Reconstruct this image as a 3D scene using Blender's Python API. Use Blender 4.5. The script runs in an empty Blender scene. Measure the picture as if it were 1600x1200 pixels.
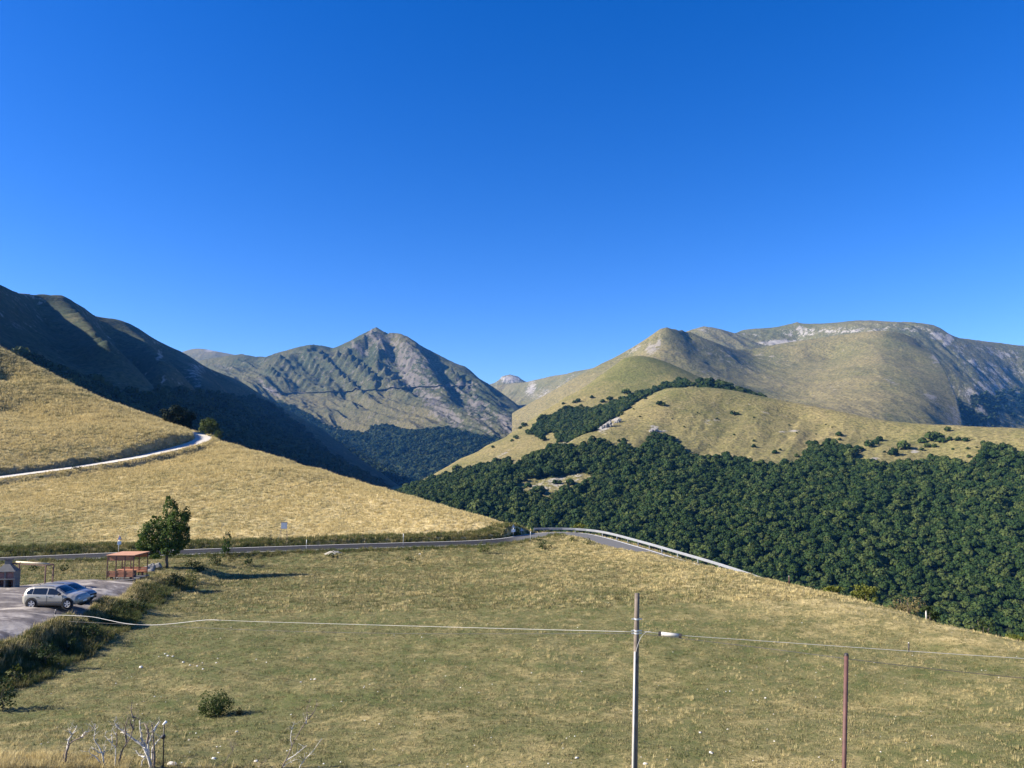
import bpy, math, random
import numpy as np

# ------------------------------------------------------------------ scene, camera, world, sun, exposure
scene = bpy.context.scene
col = scene.collection
random.seed(7)
rng = np.random.default_rng(7)
R = math.radians

F_PX = 1160.0            # focal length in pixels of a 1600 px wide frame
PITCH = R(5.91)          # camera looks slightly up
CAM_H = 12.0             # eye height above the meadow
cam_data = bpy.data.cameras.new("camera")
cam = bpy.data.objects.new("camera", cam_data)
col.objects.link(cam)
cam_data.sensor_width = 36.0
cam_data.lens = 36.0 * F_PX / 1600.0
cam_data.clip_start = 0.1
cam_data.clip_end = 40000.0
cam.location = (0, 0, CAM_H)
cam.rotation_euler = (R(90) + PITCH, 0, 0)
scene.camera = cam

SUN_EL = R(29.0)
SUN_AZ = R(8.0)          # the sun stands to the left, this much behind the camera
SUN_DIR = np.array([-math.cos(SUN_AZ) * math.cos(SUN_EL), -math.sin(SUN_AZ) * math.cos(SUN_EL), math.sin(SUN_EL)])
sun_data = bpy.data.lights.new("sun", 'SUN')
sun_data.energy = 5.0
sun_data.angle = R(0.53)
sun_data.color = (1.0, 0.92, 0.80)
sun = bpy.data.objects.new("sun", sun_data)
col.objects.link(sun)
from mathutils import Vector, Matrix, noise as mnoise
sun.rotation_euler = Vector(SUN_DIR).to_track_quat('Z', 'Y').to_euler()
sun.location = (-200, -30, 150)

world = bpy.data.worlds.new("World")
scene.world = world
world.use_nodes = True
wn = world.node_tree.nodes
wl = world.node_tree.links
sky = wn.new('ShaderNodeTexSky')
sky.sky_type = 'NISHITA'
sky.sun_disc = False
sky.sun_elevation = SUN_EL
sky.sun_rotation = R(180 + 82)
sky.altitude = 1400
sky.air_density = 1.0
sky.dust_density = 0.6
sky.ozone_density = 3.0
hsv = wn.new('ShaderNodeHueSaturation')
hsv.inputs['Hue'].default_value = 0.519
hsv.inputs['Saturation'].default_value = 1.385
hsv.inputs['Value'].default_value = 0.97
wl.new(sky.outputs[0], hsv.inputs['Color'])
bg = wn['Background']
bg.inputs['Strength'].default_value = 0.0765
wl.new(hsv.outputs[0], bg.inputs['Color'])

scene.view_settings.view_transform = 'Standard'
scene.view_settings.look = 'None'
scene.view_settings.exposure = 1.52
scene.view_settings.gamma = 1.0
scene.render.engine = 'CYCLES'
scene.cycles.max_bounces = 6
scene.cycles.diffuse_bounces = 2
scene.cycles.glossy_bounces = 2
scene.cycles.transmission_bounces = 4
scene.cycles.transparent_max_bounces = 4
scene.cycles.volume_bounces = 0
scene.cycles.use_adaptive_sampling = True

# ------------------------------------------------------------------ geometry helpers
CP, SP = math.cos(PITCH), math.sin(PITCH)

def at(u, v, D):
    """world point seen at pixel (u, v) of the 1600x1200 photograph at distance D along +Y"""
    a = (u - 800.0) / F_PX
    b = (600.0 - v) / F_PX
    s = D / (CP - b * SP)
    return np.array([a * s, D, CAM_H + s * (SP + b * CP)])

def project(P):
    P = np.asarray(P, float)
    y = P[..., 1]
    z = P[..., 2] - CAM_H
    dep = y * CP + z * SP
    dep = np.where(dep < 0.1, 0.1, dep)
    up = -y * SP + z * CP
    return 800 + F_PX * P[..., 0] / dep, 600 - F_PX * up / dep

def resample(pts, step):
    pts = [np.asarray(p, float) for p in pts]
    out = [pts[0]]
    for a, b in zip(pts[:-1], pts[1:]):
        n = max(1, int(np.linalg.norm(b - a) / step))
        for k in range(1, n + 1):
            out.append(a + (b - a) * k / n)
    return out

class Surface:
    """smooth height field through 3D control lines (linear radial basis functions)"""
    def __init__(self, pts):
        P = np.array(pts, float)
        # drop near-duplicates
        keep = []
        seen = set()
        sc = max(np.ptp(P[:, 0]), np.ptp(P[:, 1]))
        for i, p in enumerate(P):
            k = (round(p[0] / sc * 2000), round(p[1] / sc * 2000))
            if k not in seen:
                seen.add(k)
                keep.append(i)
        P = P[keep]
        self.c = P[:, :2].mean(0)
        self.s = sc
        X = (P[:, :2] - self.c) / self.s
        n = len(X)
        r = np.sqrt(((X[:, None] - X[None]) ** 2).sum(-1))
        A = np.zeros((n + 3, n + 3))
        A[:n, :n] = r - np.eye(n) * 2e-6
        A[:n, n] = 1
        A[:n, n + 1:] = X
        A[n:, :n] = A[:n, n:].T
        w = np.linalg.solve(A, np.concatenate([P[:, 2], np.zeros(3)]))
        self.X, self.w, self.n = X.astype(np.float32), w, n
    def __call__(self, x, y):
        x = np.asarray(x, float)
        y = np.asarray(y, float)
        sh = x.shape
        Q = np.stack([(x.ravel() - self.c[0]) / self.s, (y.ravel() - self.c[1]) / self.s], 1)
        out = np.empty(len(Q))
        wf = self.w[:self.n].astype(np.float32)
        for i in range(0, len(Q), 20000):
            q = Q[i:i + 20000].astype(np.float32)
            r = np.sqrt((q[:, 0:1] - self.X[:, 0]) ** 2 + (q[:, 1:2] - self.X[:, 1]) ** 2)
            out[i:i + 20000] = r @ wf
        out += self.w[self.n] + Q @ self.w[self.n + 1:]
        return out.reshape(sh)

_perm = np.random.default_rng(3).permutation(512)
_perm = np.concatenate([_perm, _perm, _perm])
_grad = np.random.default_rng(4).normal(size=(512, 2))
_grad /= np.linalg.norm(_grad, axis=1)[:, None]

def perlin(x, y):
    xi = np.floor(x).astype(int)
    yi = np.floor(y).astype(int)
    xf = x - xi
    yf = y - yi
    u = xf * xf * xf * (xf * (xf * 6 - 15) + 10)
    v = yf * yf * yf * (yf * (yf * 6 - 15) + 10)
    def g(ix, iy, dx, dy):
        h = _perm[_perm[ix & 511] + (iy & 511)] & 511
        return _grad[h, 0] * dx + _grad[h, 1] * dy
    a = g(xi, yi, xf, yf)
    b = g(xi + 1, yi, xf - 1, yf)
    c = g(xi, yi + 1, xf, yf - 1)
    d = g(xi + 1, yi + 1, xf - 1, yf - 1)
    return (a + u * (b - a)) + v * ((c + u * (d - c)) - (a + u * (b - a)))

def fbm(x, y, octaves=4, gain=0.5):
    s = np.zeros(np.shape(x))
    a = 1.0
    for o in range(octaves):
        s += a * perlin(x * 2 ** o + 17.3 * o, y * 2 ** o + 9.1 * o)
        a *= gain
    return s

def ridged(x, y, octaves=4, gain=0.5):
    s = np.zeros(np.shape(x))
    a = 1.0
    for o in range(octaves):
        s += a * (0.5 - np.abs(perlin(x * 2 ** o + 11.3 * o, y * 2 ** o + 5.7 * o)))
        a *= gain
    return s

def sstep(e0, e1, x):
    t = np.clip((x - e0) / (e1 - e0), 0, 1)
    return t * t * (3 - 2 * t)

def in_poly(u, v, poly):
    poly = np.asarray(poly, float)
    inside = np.zeros(np.shape(u), bool)
    j = len(poly) - 1
    for i in range(len(poly)):
        xi, yi = poly[i]
        xj, yj = poly[j]
        if yi != yj:
            c = ((yi > v) != (yj > v)) & (u < (xj - xi) * (v - yi) / (yj - yi) + xi)
            inside ^= c
        j = i
    return inside

def dist_polyline(x, y, pts):
    """distance to a polyline in plan, and the height and the arc position at the nearest point; pts: (n,3)"""
    pts = np.asarray(pts, float)
    best = np.full(np.shape(x), 1e18)
    zz = np.zeros(np.shape(x))
    side = np.zeros(np.shape(x))
    for a, b in zip(pts[:-1], pts[1:]):
        d = b[:2] - a[:2]
        L2 = max(d @ d, 1e-9)
        t = np.clip(((x - a[0]) * d[0] + (y - a[1]) * d[1]) / L2, 0, 1)
        px = a[0] + t * d[0] - x
        py = a[1] + t * d[1] - y
        r2 = px * px + py * py
        m = r2 < best
        best = np.where(m, r2, best)
        zz = np.where(m, a[2] + t * (b[2] - a[2]), zz)
        side = np.where(m, d[0] * (y - a[1]) - d[1] * (x - a[0]), side)
    return np.sqrt(best), zz, np.sign(side)

def smooth_path(pts, step, it=3):
    """Chaikin-smoothed, evenly resampled 3D path"""
    P = [np.asarray(p, float) for p in pts]
    for _ in range(it):
        Q = [P[0]]
        for a, b in zip(P[:-1], P[1:]):
            Q += [a * .75 + b * .25, a * .25 + b * .75]
        Q.append(P[-1])
        P = Q
    P = np.array(P)
    L = np.concatenate([[0], np.cumsum(np.linalg.norm(np.diff(P, axis=0), axis=1))])
    n = max(2, int(L[-1] / step))
    t = np.linspace(0, L[-1], n)
    return np.stack([np.interp(t, L, P[:, k]) for k in range(3)], 1)

# ------------------------------------------------------------------ object helpers
def link_mesh(name, verts, faces, mat=None, smooth=False, parent=None):
    me = bpy.data.meshes.new(name)
    verts = np.asarray(verts, float)
    if isinstance(faces, np.ndarray):
        k = faces.shape[1]
        me.vertices.add(len(verts))
        me.vertices.foreach_set('co', verts.astype(np.float32).ravel())
        me.loops.add(faces.size)
        me.loops.foreach_set('vertex_index', faces.astype(np.int32).ravel())
        me.polygons.add(len(faces))
        me.polygons.foreach_set('loop_start', np.arange(0, faces.size, k, dtype=np.int32))
        me.update(calc_edges=True)
    else:
        me.from_pydata([tuple(v) for v in verts], [], faces)
    if smooth:
        me.polygons.foreach_set('use_smooth', np.ones(len(me.polygons), bool))
    me.update()
    if mat:
        me.materials.append(mat)
    ob = bpy.data.objects.new(name, me)
    col.objects.link(ob)
    if parent:
        ob.parent = parent
    return ob

def add_attr(ob, name, vals):
    a = ob.data.attributes.new(name, 'FLOAT', 'POINT')
    a.data.foreach_set('value', np.asarray(vals, np.float32).ravel())

def tag(o, label=None, cat=None, group=None, kind=None):
    if label: o['label'] = label
    if cat: o['category'] = cat
    if group: o['group'] = group
    if kind: o['kind'] = kind
    return o

def empty(name, loc, rz=0.0, label=None, cat=None, group=None):
    o = bpy.data.objects.new(name, None)
    o.empty_display_size = 0.3
    col.objects.link(o)
    o.location = tuple(float(c) for c in loc)
    o.rotation_euler = (0, 0, rz)
    return tag(o, label, cat, group)

def copy_tree(o, parent=None):
    c = o.copy()
    col.objects.link(c)
    if parent is not None:
        c.parent = parent
    for ch in list(o.children):
        copy_tree(ch, c)
    return c

# ------------------------------------------------------------------ material helpers
def new_mat(name):
    m = bpy.data.materials.new(name)
    m.use_nodes = True
    return m, m.node_tree.nodes, m.node_tree.links, m.node_tree.nodes['Principled BSDF']

def ramp(nd, lk, src, stops, interp='LINEAR'):
    r = nd.new('ShaderNodeValToRGB')
    r.color_ramp.interpolation = interp
    els = r.color_ramp.elements
    while len(els) < len(stops):
        els.new(0.5)
    for e, (p, c) in zip(els, stops):
        e.position = p
        e.color = (*c, 1) if len(c) == 3 else c
    lk.new(src, r.inputs[0])
    return r.outputs[0]

def tex_noise(nd, lk, scale, detail=6, rough=0.55, vec=None, dist=0.0):
    n = nd.new('ShaderNodeTexNoise')
    n.inputs['Scale'].default_value = scale
    n.inputs['Detail'].default_value = detail
    n.inputs['Roughness'].default_value = rough
    n.inputs['Distortion'].default_value = dist
    if vec is not None:
        lk.new(vec, n.inputs['Vector'])
    return n.outputs[0]

def mixc(nd, lk, fac, a, b, mode='MIX'):
    m = nd.new('ShaderNodeMix')
    m.data_type = 'RGBA'
    m.blend_type = mode
    m.clamp_factor = True
    for sock, val in ((m.inputs[0], fac), (m.inputs[6], a), (m.inputs[7], b)):
        if isinstance(val, (int, float)):
            sock.default_value = val
        elif isinstance(val, tuple):
            sock.default_value = (*val, 1) if len(val) == 3 else val
        else:
            lk.new(val, sock)
    return m.outputs[2]

def mth(nd, lk, op, a, b=None, clamp=False):
    m = nd.new('ShaderNodeMath')
    m.operation = op
    m.use_clamp = clamp
    for sock, val in ((m.inputs[0], a), (m.inputs[1], b)):
        if val is None:
            continue
        if isinstance(val, (int, float)):
            sock.default_value = val
        else:
            lk.new(val, sock)
    return m.outputs[0]

def attr(nd, name):
    a = nd.new('ShaderNodeAttribute')
    a.attribute_name = name
    return a.outputs['Fac']

def obj_vec(nd, lk, scale=(1, 1, 1), rot=(0, 0, 0)):
    t = nd.new('ShaderNodeTexCoord')
    m = nd.new('ShaderNodeMapping')
    m.inputs['Scale'].default_value = scale
    m.inputs['Rotation'].default_value = rot
    lk.new(t.outputs['Object'], m.inputs['Vector'])
    return m.outputs[0]

def bump(nd, lk, height, strength, dist, bsdf):
    b = nd.new('ShaderNodeBump')
    b.inputs['Strength'].default_value = strength
    b.inputs['Distance'].default_value = dist
    lk.new(height, b.inputs['Height'])
    lk.new(b.outputs[0], bsdf.inputs['Normal'])

def plain(name, colr, rough=0.6, metal=0.0, spec=0.5, var=0.0, vscale=3.0):
    m, nd, lk, b = new_mat(name)
    b.inputs['Roughness'].default_value = rough
    b.inputs['Metallic'].default_value = metal
    b.inputs['Specular IOR Level'].default_value = spec
    if var:
        n = tex_noise(nd, lk, vscale, 5, 0.6, obj_vec(nd, lk))
        c = ramp(nd, lk, n, [(0.3, tuple(max(0, x * (1 - var)) for x in colr)), (0.7, tuple(min(1, x * (1 + var)) for x in colr))])
        lk.new(c, b.inputs['Base Color'])
    else:
        b.inputs['Base Color'].default_value = (*colr, 1)
    return m

# ------------------------------------------------------------------ near ground: meadow, car park shelf, roads, dry hillside
S = 1.09
def nat(u, v, D):
    return at(u, v, D * S)

def lines_to_pts(lines, step, scale=1.0):
    out = []
    for ln in lines:
        P = [at(u, v, D * scale) for (u, v, D) in ln]
        if len(P) == 1:
            out.append(P[0])
        else:
            out += resample(P, step)
    return out

def flat(u, v, z):
    """pixel on the horizontal level z (metres above the meadow) -> (u, v, D/S)"""
    b = (600.0 - v) / F_PX
    k = (SP + b * CP) / (CP - b * SP)
    return (u, v, (z - CAM_H) / k / S)

near_lines = [
    [(-500, 1190, 21), (0, 1190, 23.0), (300, 1200, 25.5), (800, 1200, 25.6), (1200, 1200, 25.4), (1600, 1200, 24.6), (2100, 1200, 24)],
    [flat(335, 1118, 0.0)], [flat(600, 1100, 0)], [flat(1000, 1100, 0)], [flat(1350, 1100, 0)],
    [flat(400, 1000, -.1)], [flat(250, 1012, -.15)], [flat(150, 1060, -.05)], [flat(800, 1000, 0.1)], [flat(1200, 1000, .1)], [flat(1450, 1020, 0)],
    [flat(450, 940, -.4)], [flat(800, 940, 0)], [flat(1050, 940, 0.2)], [flat(450, 905, -.8)], [flat(600, 885, -.75)],
    [flat(800, 872, -.3)], [flat(800, 900, -.2)], [flat(950, 870, .1)], [flat(1000, 900, .2)], [flat(880, 846, 0.35)], [flat(850, 856, .1)],
    # crest of the meadow on the right
    [(885, 836.5, 104.5), (912, 839, 102), (937, 845.8, 97.5), (975, 855.8, 91.5), (1010, 863.5, 86.5), (1060, 874, 81.5), (1120, 888, 75), (1164, 898, 71), (1230, 913, 66), (1300, 928, 61),
     (1400, 953, 54.5), (1500, 979, 48.5), (1600, 1003, 44.5), (1750, 1050, 38), (1900, 1100, 33)],
    [(1230, 960, 95), (1300, 990, 85), (1450, 1025, 72), (1600, 1062, 62), (1750, 1120, 55), (1950, 1180, 46)],
    [(1164, 1000, 160), (1300, 1090, 140), (1600, 1180, 110), (1900, 1250, 90)],
    [(1000, 930, 150), (1080, 950, 140)], [(1000, 1000, 220), (1300, 1130, 220), (1700, 1200, 200), (850, 960, 260)],
    # roadside left to right
    [(-500, 905, 80), (-200, 888, 82), (0, 882, 83.0), (150, 876, 85.5), (300, 870, 88), (400, 868, 89), (500, 863, 91), (600, 858, 94), (700, 857, 95.5)],
    # foot of the dry hillside, above the road cut
    [(-500, 872, 92), (-200, 862, 92), (0, 857, 92), (150, 852, 94), (300, 848, 96), (420, 845, 98), (500, 841, 101), (640, 836, 104.5),
     (740, 838.5, 105.5), (785, 833, 109), (800, 823.5, 113)],
    # skyline of the dry hillside right of the track
    [(345, 690, 205), (360, 695, 200), (400, 706, 190), (450, 720, 177), (500, 735, 165), (550, 750, 155), (600, 765, 145), (650, 779, 136),
     (700, 793, 127), (750, 807, 119), (800, 822, 113.5)],
    [(350, 745, 260), (400, 770, 250), (500, 800, 225), (600, 840, 200), (700, 865, 175), (780, 880, 160), (850, 900, 150)],
    [(790, 826.5, 109.5)], [(803, 823, 112.5)], [(810, 825.5, 113.6)], [(826, 836, 119)], [(838, 840, 122)],
    [(300, 800, 300), (500, 900, 300), (700, 960, 260)],
    # hillside surface
    [(-200, 805, 110), (0, 800, 114), (150, 795, 118), (300, 782, 126)], [(-200, 780, 125), (0, 757, 146), (100, 747, 156)],
    [(200, 733, 172), (260, 721, 182), (310, 706, 195)], [(330, 697, 204)], [(600, 800, 121)], [(450, 780, 130)],
    # white track
    [(-300, 790, 118), (0, 745, 150), (100, 733, 162), (200, 717, 177), (250, 707, 186), (290, 696, 196), (316, 688, 206), (320, 682, 215), (303, 677, 226), (285, 673, 236)],
    # hill above the track
    [(-300, 778, 121), (0, 732, 153.5), (50, 727, 160), (100, 719, 166), (150, 709, 175), (200, 697, 183), (240, 688, 190), (270, 680, 197), (290, 677, 208)],
    [(-300, 420, 330), (0, 545, 290), (50, 570, 270), (100, 597, 255), (150, 620, 243), (200, 640, 232), (240, 655, 223), (270, 667, 215), (290, 676, 210)],
    [(0, 645, 215), (100, 665, 205)], [(0, 600, 250)],
    [(-300, 520, 420), (0, 620, 390), (100, 680, 340), (200, 710, 300)],
    # car park shelf
    [flat(-300, 1090, 1.45), flat(-100, 1040, 1.4), flat(0, 1012, 1.4), flat(60, 985, 1.4), flat(110, 966, 1.35), flat(165, 938, 1.2), flat(212, 913, .9), flat(245, 897, .7)],
    [flat(-300, 960, 1.4), flat(0, 950, 1.4), flat(85, 951, 1.4)], [flat(-300, 905, 1.0), flat(0, 908, 1.0), flat(100, 905, .95), flat(200, 907, .9)],
    [flat(-200, 893, .4), flat(80, 892, .5), flat(200, 892, .6)],
    [flat(262, 887, .3)], [flat(310, 880, .1)], [flat(360, 884, -.3)],
    # foot of the bank
    [flat(-300, 1170, 0), flat(-60, 1103, -.05), flat(20, 1062, -.1), flat(90, 1026, -.15), flat(150, 990, -.25), flat(230, 951, -.45), flat(300, 924, -.7), flat(350, 905, -.9), flat(400, 890, -.9)],
    [flat(0, 1140, -.1)],
]
near_pts = lines_to_pts(near_lines, 9.0, S)
for (x, y, z) in [(0, 9, .6), (-12, 9, 1.2), (14, 9, .6), (-40, 10, 1.5), (40, 10, 0.2), (-90, 20, 1.5), (70, 20, -6), (0, 16, .45), (-10, 17, .8)]:
    near_pts.append(np.array([x, y, z], float))
near_nat = Surface(near_pts)

ROAD_W, TRACK_W = 6.2, 4.9
road_path = smooth_path([nat(*p) for p in [(-700, 905, 81), (-300, 889, 84.5), (0, 875, 87), (150, 868.5, 89), (300, 862, 91), (420, 858, 93), (500, 855.3, 95.5), (640, 851, 98.5),
                                            (740, 848.5, 101), (800, 844.5, 104), (835, 838.5, 109), (862, 834.2, 113.5), (893, 834.0, 113.5), (925, 842, 109), (960, 853, 101), (1000, 865, 94), (1060, 883, 89), (1110, 900, 84), (1165, 918, 80), (1260, 960, 75), (1420, 1030, 66), (1700, 1130, 58)]], 1.2)
track_path = smooth_path([nat(*p) for p in [(-500, 835, 105), (-300, 791, 118), (0, 745, 150), (100, 733, 162), (200, 717.5, 177), (250, 707, 186), (290, 696.5, 196), (315, 688.5, 206), (319, 682.5, 215), (303, 677, 226), (280, 672, 238), (240, 668, 260)]], 1.5)

def near_raw(x, y):
    z = near_nat(x, y)
    w = sstep(10, 40, y)
    z = z + w * (0.22 * fbm(x / 9.0, y / 9.0, 3) + 0.07 * fbm(x / 1.7, y / 1.7, 3))
    # low terraces worn by cattle on the dry hillside
    hs = sstep(105, 135, y) * sstep(10, -10, x - 4)
    z = z + hs * (0.45 * fbm(x / 16.0 + 5, y / 16.0, 3) + 0.25 * ridged(x / 26.0, (y + .3 * x) / 5.0, 2))
    return z

def near_z(x, y):
    z = near_raw(x, y)
    for path, hw, up, dn in ((road_path, ROAD_W / 2 + .4, .8, 3.0), (track_path, TRACK_W / 2 + .4, .8, 2.6)):
        d, zr, _ = dist_polyline(x, y, path[::2])
        over = z > zr
        t = np.where(over, sstep(hw, hw + up, d), sstep(hw + .3, hw + dn, d))
        z = np.where(d < hw + 4, (zr - 0.12) * (1 - t) + z * t, z)
    return z

def polar_grid(us, Ds):
    U, Dg = np.meshgrid(us, Ds)
    return (U - 800.0) / F_PX * Dg, Dg

def grid_faces(nr, nc):
    i = np.arange(nr - 1)[:, None] * nc + np.arange(nc - 1)[None]
    i = i.ravel()
    return np.stack([i, i + 1, i + nc + 1, i + nc], 1)

class Height:
    """fast lookup of a finished polar-grid height field"""
    def __init__(self, us, Ds, Z):
        self.us, self.Ds, self.Z = us, Ds, Z
    def __call__(self, x, y):
        x = np.asarray(x, float)
        y = np.asarray(y, float)
        u = 800 + F_PX * x / np.maximum(y, 1e-3)
        i = np.clip(np.interp(y, self.Ds, np.arange(len(self.Ds))), 0, len(self.Ds) - 1.001)
        j = np.clip(np.interp(u, self.us, np.arange(len(self.us))), 0, len(self.us) - 1.001)
        i0 = i.astype(int)
        j0 = j.astype(int)
        a = i - i0
        b = j - j0
        Z = self.Z
        return (Z[i0, j0] * (1 - a) * (1 - b) + Z[i0 + 1, j0] * a * (1 - b) + Z[i0, j0 + 1] * (1 - a) * b + Z[i0 + 1, j0 + 1] * a * b)

n_us = np.concatenate([np.linspace(-1400, -60, 80, endpoint=False), np.linspace(-60, 1660, 760), np.linspace(1665, 3000, 80)])
n_Ds = np.concatenate([np.geomspace(7, 22, 20, endpoint=False), np.geomspace(22, 75, 150, endpoint=False), np.linspace(75, 135, 180, endpoint=False), np.linspace(135, 270, 150, endpoint=False), np.linspace(270, 420, 30)])
nX, nY = polar_grid(n_us, n_Ds)
nZ = near_z(nX, nY)
near_h = Height(n_us, n_Ds, nZ)

def on_ground(u, v, dmin=15.0, dmax=330.0):
    """first point of the near ground seen at pixel (u, v)"""
    Ds = np.geomspace(dmin, dmax, 2500)
    a = (u - 800.0) / F_PX
    b = (600.0 - v) / F_PX
    s = Ds / (CP - b * SP)
    x, z = a * s, CAM_H + s * (SP + b * CP)
    g = near_h(x, Ds)
    k = np.argmax(g >= z)
    if g[k] < z[k]:
        k = np.argmin(z - g)
    return np.array([x[k], Ds[k], float(near_h(x[k], Ds[k]))])

def ground(x, y):
    return float(near_h(np.array(x), np.array(y)))

# ------------------------------------------------------------------ hills and mountains
def mountain(lines, step):
    pts = resample([at(*q) for q in lines[0]], step / 3) + lines_to_pts(lines[1:], step)
    # the far side drops away behind the crest
    cr = np.array(resample([at(*q) for q in lines[0]], step * .6))
    tg = np.gradient(cr[:, :2], axis=0)
    tg /= np.linalg.norm(tg, axis=1)[:, None]
    nr = np.stack([-tg[:, 1], tg[:, 0]], 1)
    nr *= np.sign((nr * cr[:, :2]).sum(1))[:, None]
    dl = .03 * cr[:, 1]
    for p, q, d_ in zip(cr, nr, dl):
        pts.append(np.array([p[0] + q[0] * d_, p[1] + q[1] * d_, p[2] - .65 * d_]))
    return Surface(pts)

hill_crest = [(1900, 690, 700), (1750, 680, 720), (1600, 672, 800), (1500, 667, 850), (1400, 660, 900), (1340, 650, 930), (1300, 640, 950), (1250, 630, 975), (1200, 622, 1000), (1150, 611, 1015), (1100, 605, 1020),
              (1070, 606, 1015), (1040, 612, 1010), (1000, 632, 985), (960, 654, 945), (930, 670, 905), (900, 684, 870)]
hill_lines = [
    hill_crest,
    [(900, 684, 870), (870, 700, 845), (840, 720, 815), (800, 745, 780), (740, 775, 730)],
    [(2050, 800, 2000), (1600, 770, 2000), (1400, 760, 2000), (1250, 720, 2000)], [(2050, 770, 1500), (1600, 745, 1500), (1420, 735, 1600), (1280, 700, 1650)],
    [(2000, 740, 1000), (1600, 735, 1050), (1400, 720, 1150), (1250, 670, 1250), (1150, 640, 1250)],
    [(1078, 600, 1140), (1092, 597, 1130), (1112, 598, 1130), (1140, 604, 1130), (1170, 615, 1120), (1200, 627, 1110)],
    [(1080, 608, 1180), (1040, 607, 1150), (1000, 627, 1130), (960, 650, 1110), (930, 664, 1070), (890, 690, 1010), (860, 705, 960), (830, 722, 910)],
    [(1060, 597, 1320), (1035, 604, 1320), (1000, 612, 1300), (960, 628, 1270), (920, 648, 1220), (880, 663, 1180), (840, 678, 1120)],
    # the grassy spur behind
    [(1090, 600, 1560), (1065, 590, 1560), (1045, 578, 1560), (1020, 563, 1540), (1005, 558, 1520), (990, 556, 1500), (975, 560, 1490), (960, 571, 1480), (940, 585, 1455), (920, 600, 1430), (880, 622, 1380), (850, 641, 1330), (830, 655, 1300),
     (800, 675, 1250), (760, 696, 1180), (720, 716, 1100), (680, 740, 1030), (640, 762, 960), (600, 790, 900)],
    [(1150, 640, 1900), (1000, 640, 2000), (900, 680, 1800), (800, 740, 1600), (700, 800, 1400), (600, 850, 1250)],
    # wooded front slope
    [(2000, 1000, 420), (1600, 1010, 440), (1400, 980, 470), (1200, 940, 500), (1000, 890, 540), (850, 850, 590), (700, 815, 660), (600, 810, 720)],
    [(2000, 1300, 300), (1600, 1200, 320), (1200, 1100, 360), (900, 1020, 420), (600, 930, 520)],
    [(1900, 760, 620), (1600, 740, 690), (1450, 725, 750), (1300, 715, 790), (1200, 728, 770), (1100, 717, 800), (1000, 705, 800)],
    [(1500, 850, 560), (1300, 830, 600), (1100, 800, 640), (900, 790, 690), (760, 775, 740)],
    [(850, 745, 770), (920, 730, 790)],
    # knolls on the grass dome
    [(1130, 640, 950), (1100, 670, 885)], [(1250, 655, 935), (1250, 690, 850)], [(1000, 660, 905), (1010, 690, 840)], [(1400, 690, 840)],
]
shade_crest = [(-500, 280, 700), (-300, 340, 800), (-150, 390, 930), (0, 445, 1100), (15, 452, 1140), (30, 458, 1180), (45, 459.5, 1230), (60, 461, 1290), (72, 464, 1330), (82, 461, 1360), (95, 461, 1390), (105, 466, 1410), (115, 472, 1430), (130, 480, 1470), (145, 491, 1520), (160, 497, 1580), (172, 498.5, 1640), (185, 500, 1700), (200, 505, 1750),
               (215, 512, 1790), (232, 523, 1840), (250, 535, 1900), (270, 544, 1970), (290, 556, 2050), (305, 564, 2120), (320, 572, 2200), (345, 585, 2280), (364, 592, 2330), (407, 620, 2380), (450, 645, 2430), (505, 671, 2450), (561, 716, 2400), (600, 742, 2350), (640, 772, 2250)]
shade_lines = [
    shade_crest,
    [(-500, 480, 1000), (-200, 500, 1200), (0, 560, 1700), (100, 580, 2100), (200, 590, 2500), (320, 640, 2900), (450, 720, 2900), (560, 770, 2750), (640, 810, 2600)],
    [(-500, 540, 480), (-300, 570, 500), (0, 630, 560), (100, 668, 620), (200, 698, 700), (300, 725, 820), (400, 745, 960), (500, 765, 1150), (580, 785, 1400), (640, 795, 1650)],
    [(-500, 700, 380), (0, 780, 430), (200, 820, 560), (400, 880, 800), (560, 880, 1200), (640, 860, 1500)],
    # spurs whose left flanks catch the sun, gullies between
    [(95, 461, 1390), (112, 478, 1285), (130, 497, 1180), (148, 516, 1092), (165, 535, 1015)], [(190, 580, 960), (205, 640, 860)],
    [(45, 475, 1270), (62, 492, 1215), (80, 515, 1150), (120, 560, 1010), (150, 615, 840)],
    [(150, 506, 1540), (185, 548, 1460), (220, 590, 1330), (260, 640, 1150)],
    [(200, 505, 1750), (215, 519, 1615), (230, 535, 1490), (245, 556, 1380), (255, 580, 1290)], [(272, 615, 1220), (300, 665, 1050)],
    [(245, 545, 1850), (280, 600, 1680), (310, 640, 1500)],
    [(275, 546, 1990), (292, 568, 1850), (308, 590, 1700), (322, 612, 1580)], [(345, 655, 1400), (380, 695, 1230)],
    [(335, 590, 2200), (370, 630, 2050), (420, 680, 1800)], [(450, 670, 2250), (500, 710, 2000), (540, 745, 1750)],
]
peak_crest = [(200, 575, 4700), (270, 572, 4650), (320, 562, 4500), (345, 557, 4400), (380, 553, 4300), (398, 557, 4260), (420, 557, 4210), (440, 550, 4160), (452, 546, 4120), (470, 541, 4080), (490, 538, 4050), (508, 541, 4050), (520, 544, 4060), (535, 538, 4050),
              (550, 531, 4030), (562, 524, 4010), (575, 517.5, 3990), (581, 514, 3975), (587, 511, 3965), (592, 514, 3955), (597, 517.5, 3950), (608, 520, 3930), (625, 521, 3900), (640, 528, 3880), (650, 534, 3865), (660, 542, 3850), (680, 552, 3820), (700, 562, 3800), (715, 569, 3780), (726, 572, 3770), (735, 579, 3750), (750, 593, 3730),
              (765, 601, 3690), (785, 615, 3600), (800, 628, 3500), (815, 644, 3330), (824, 656, 3150), (850, 690, 2900)]
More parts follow.
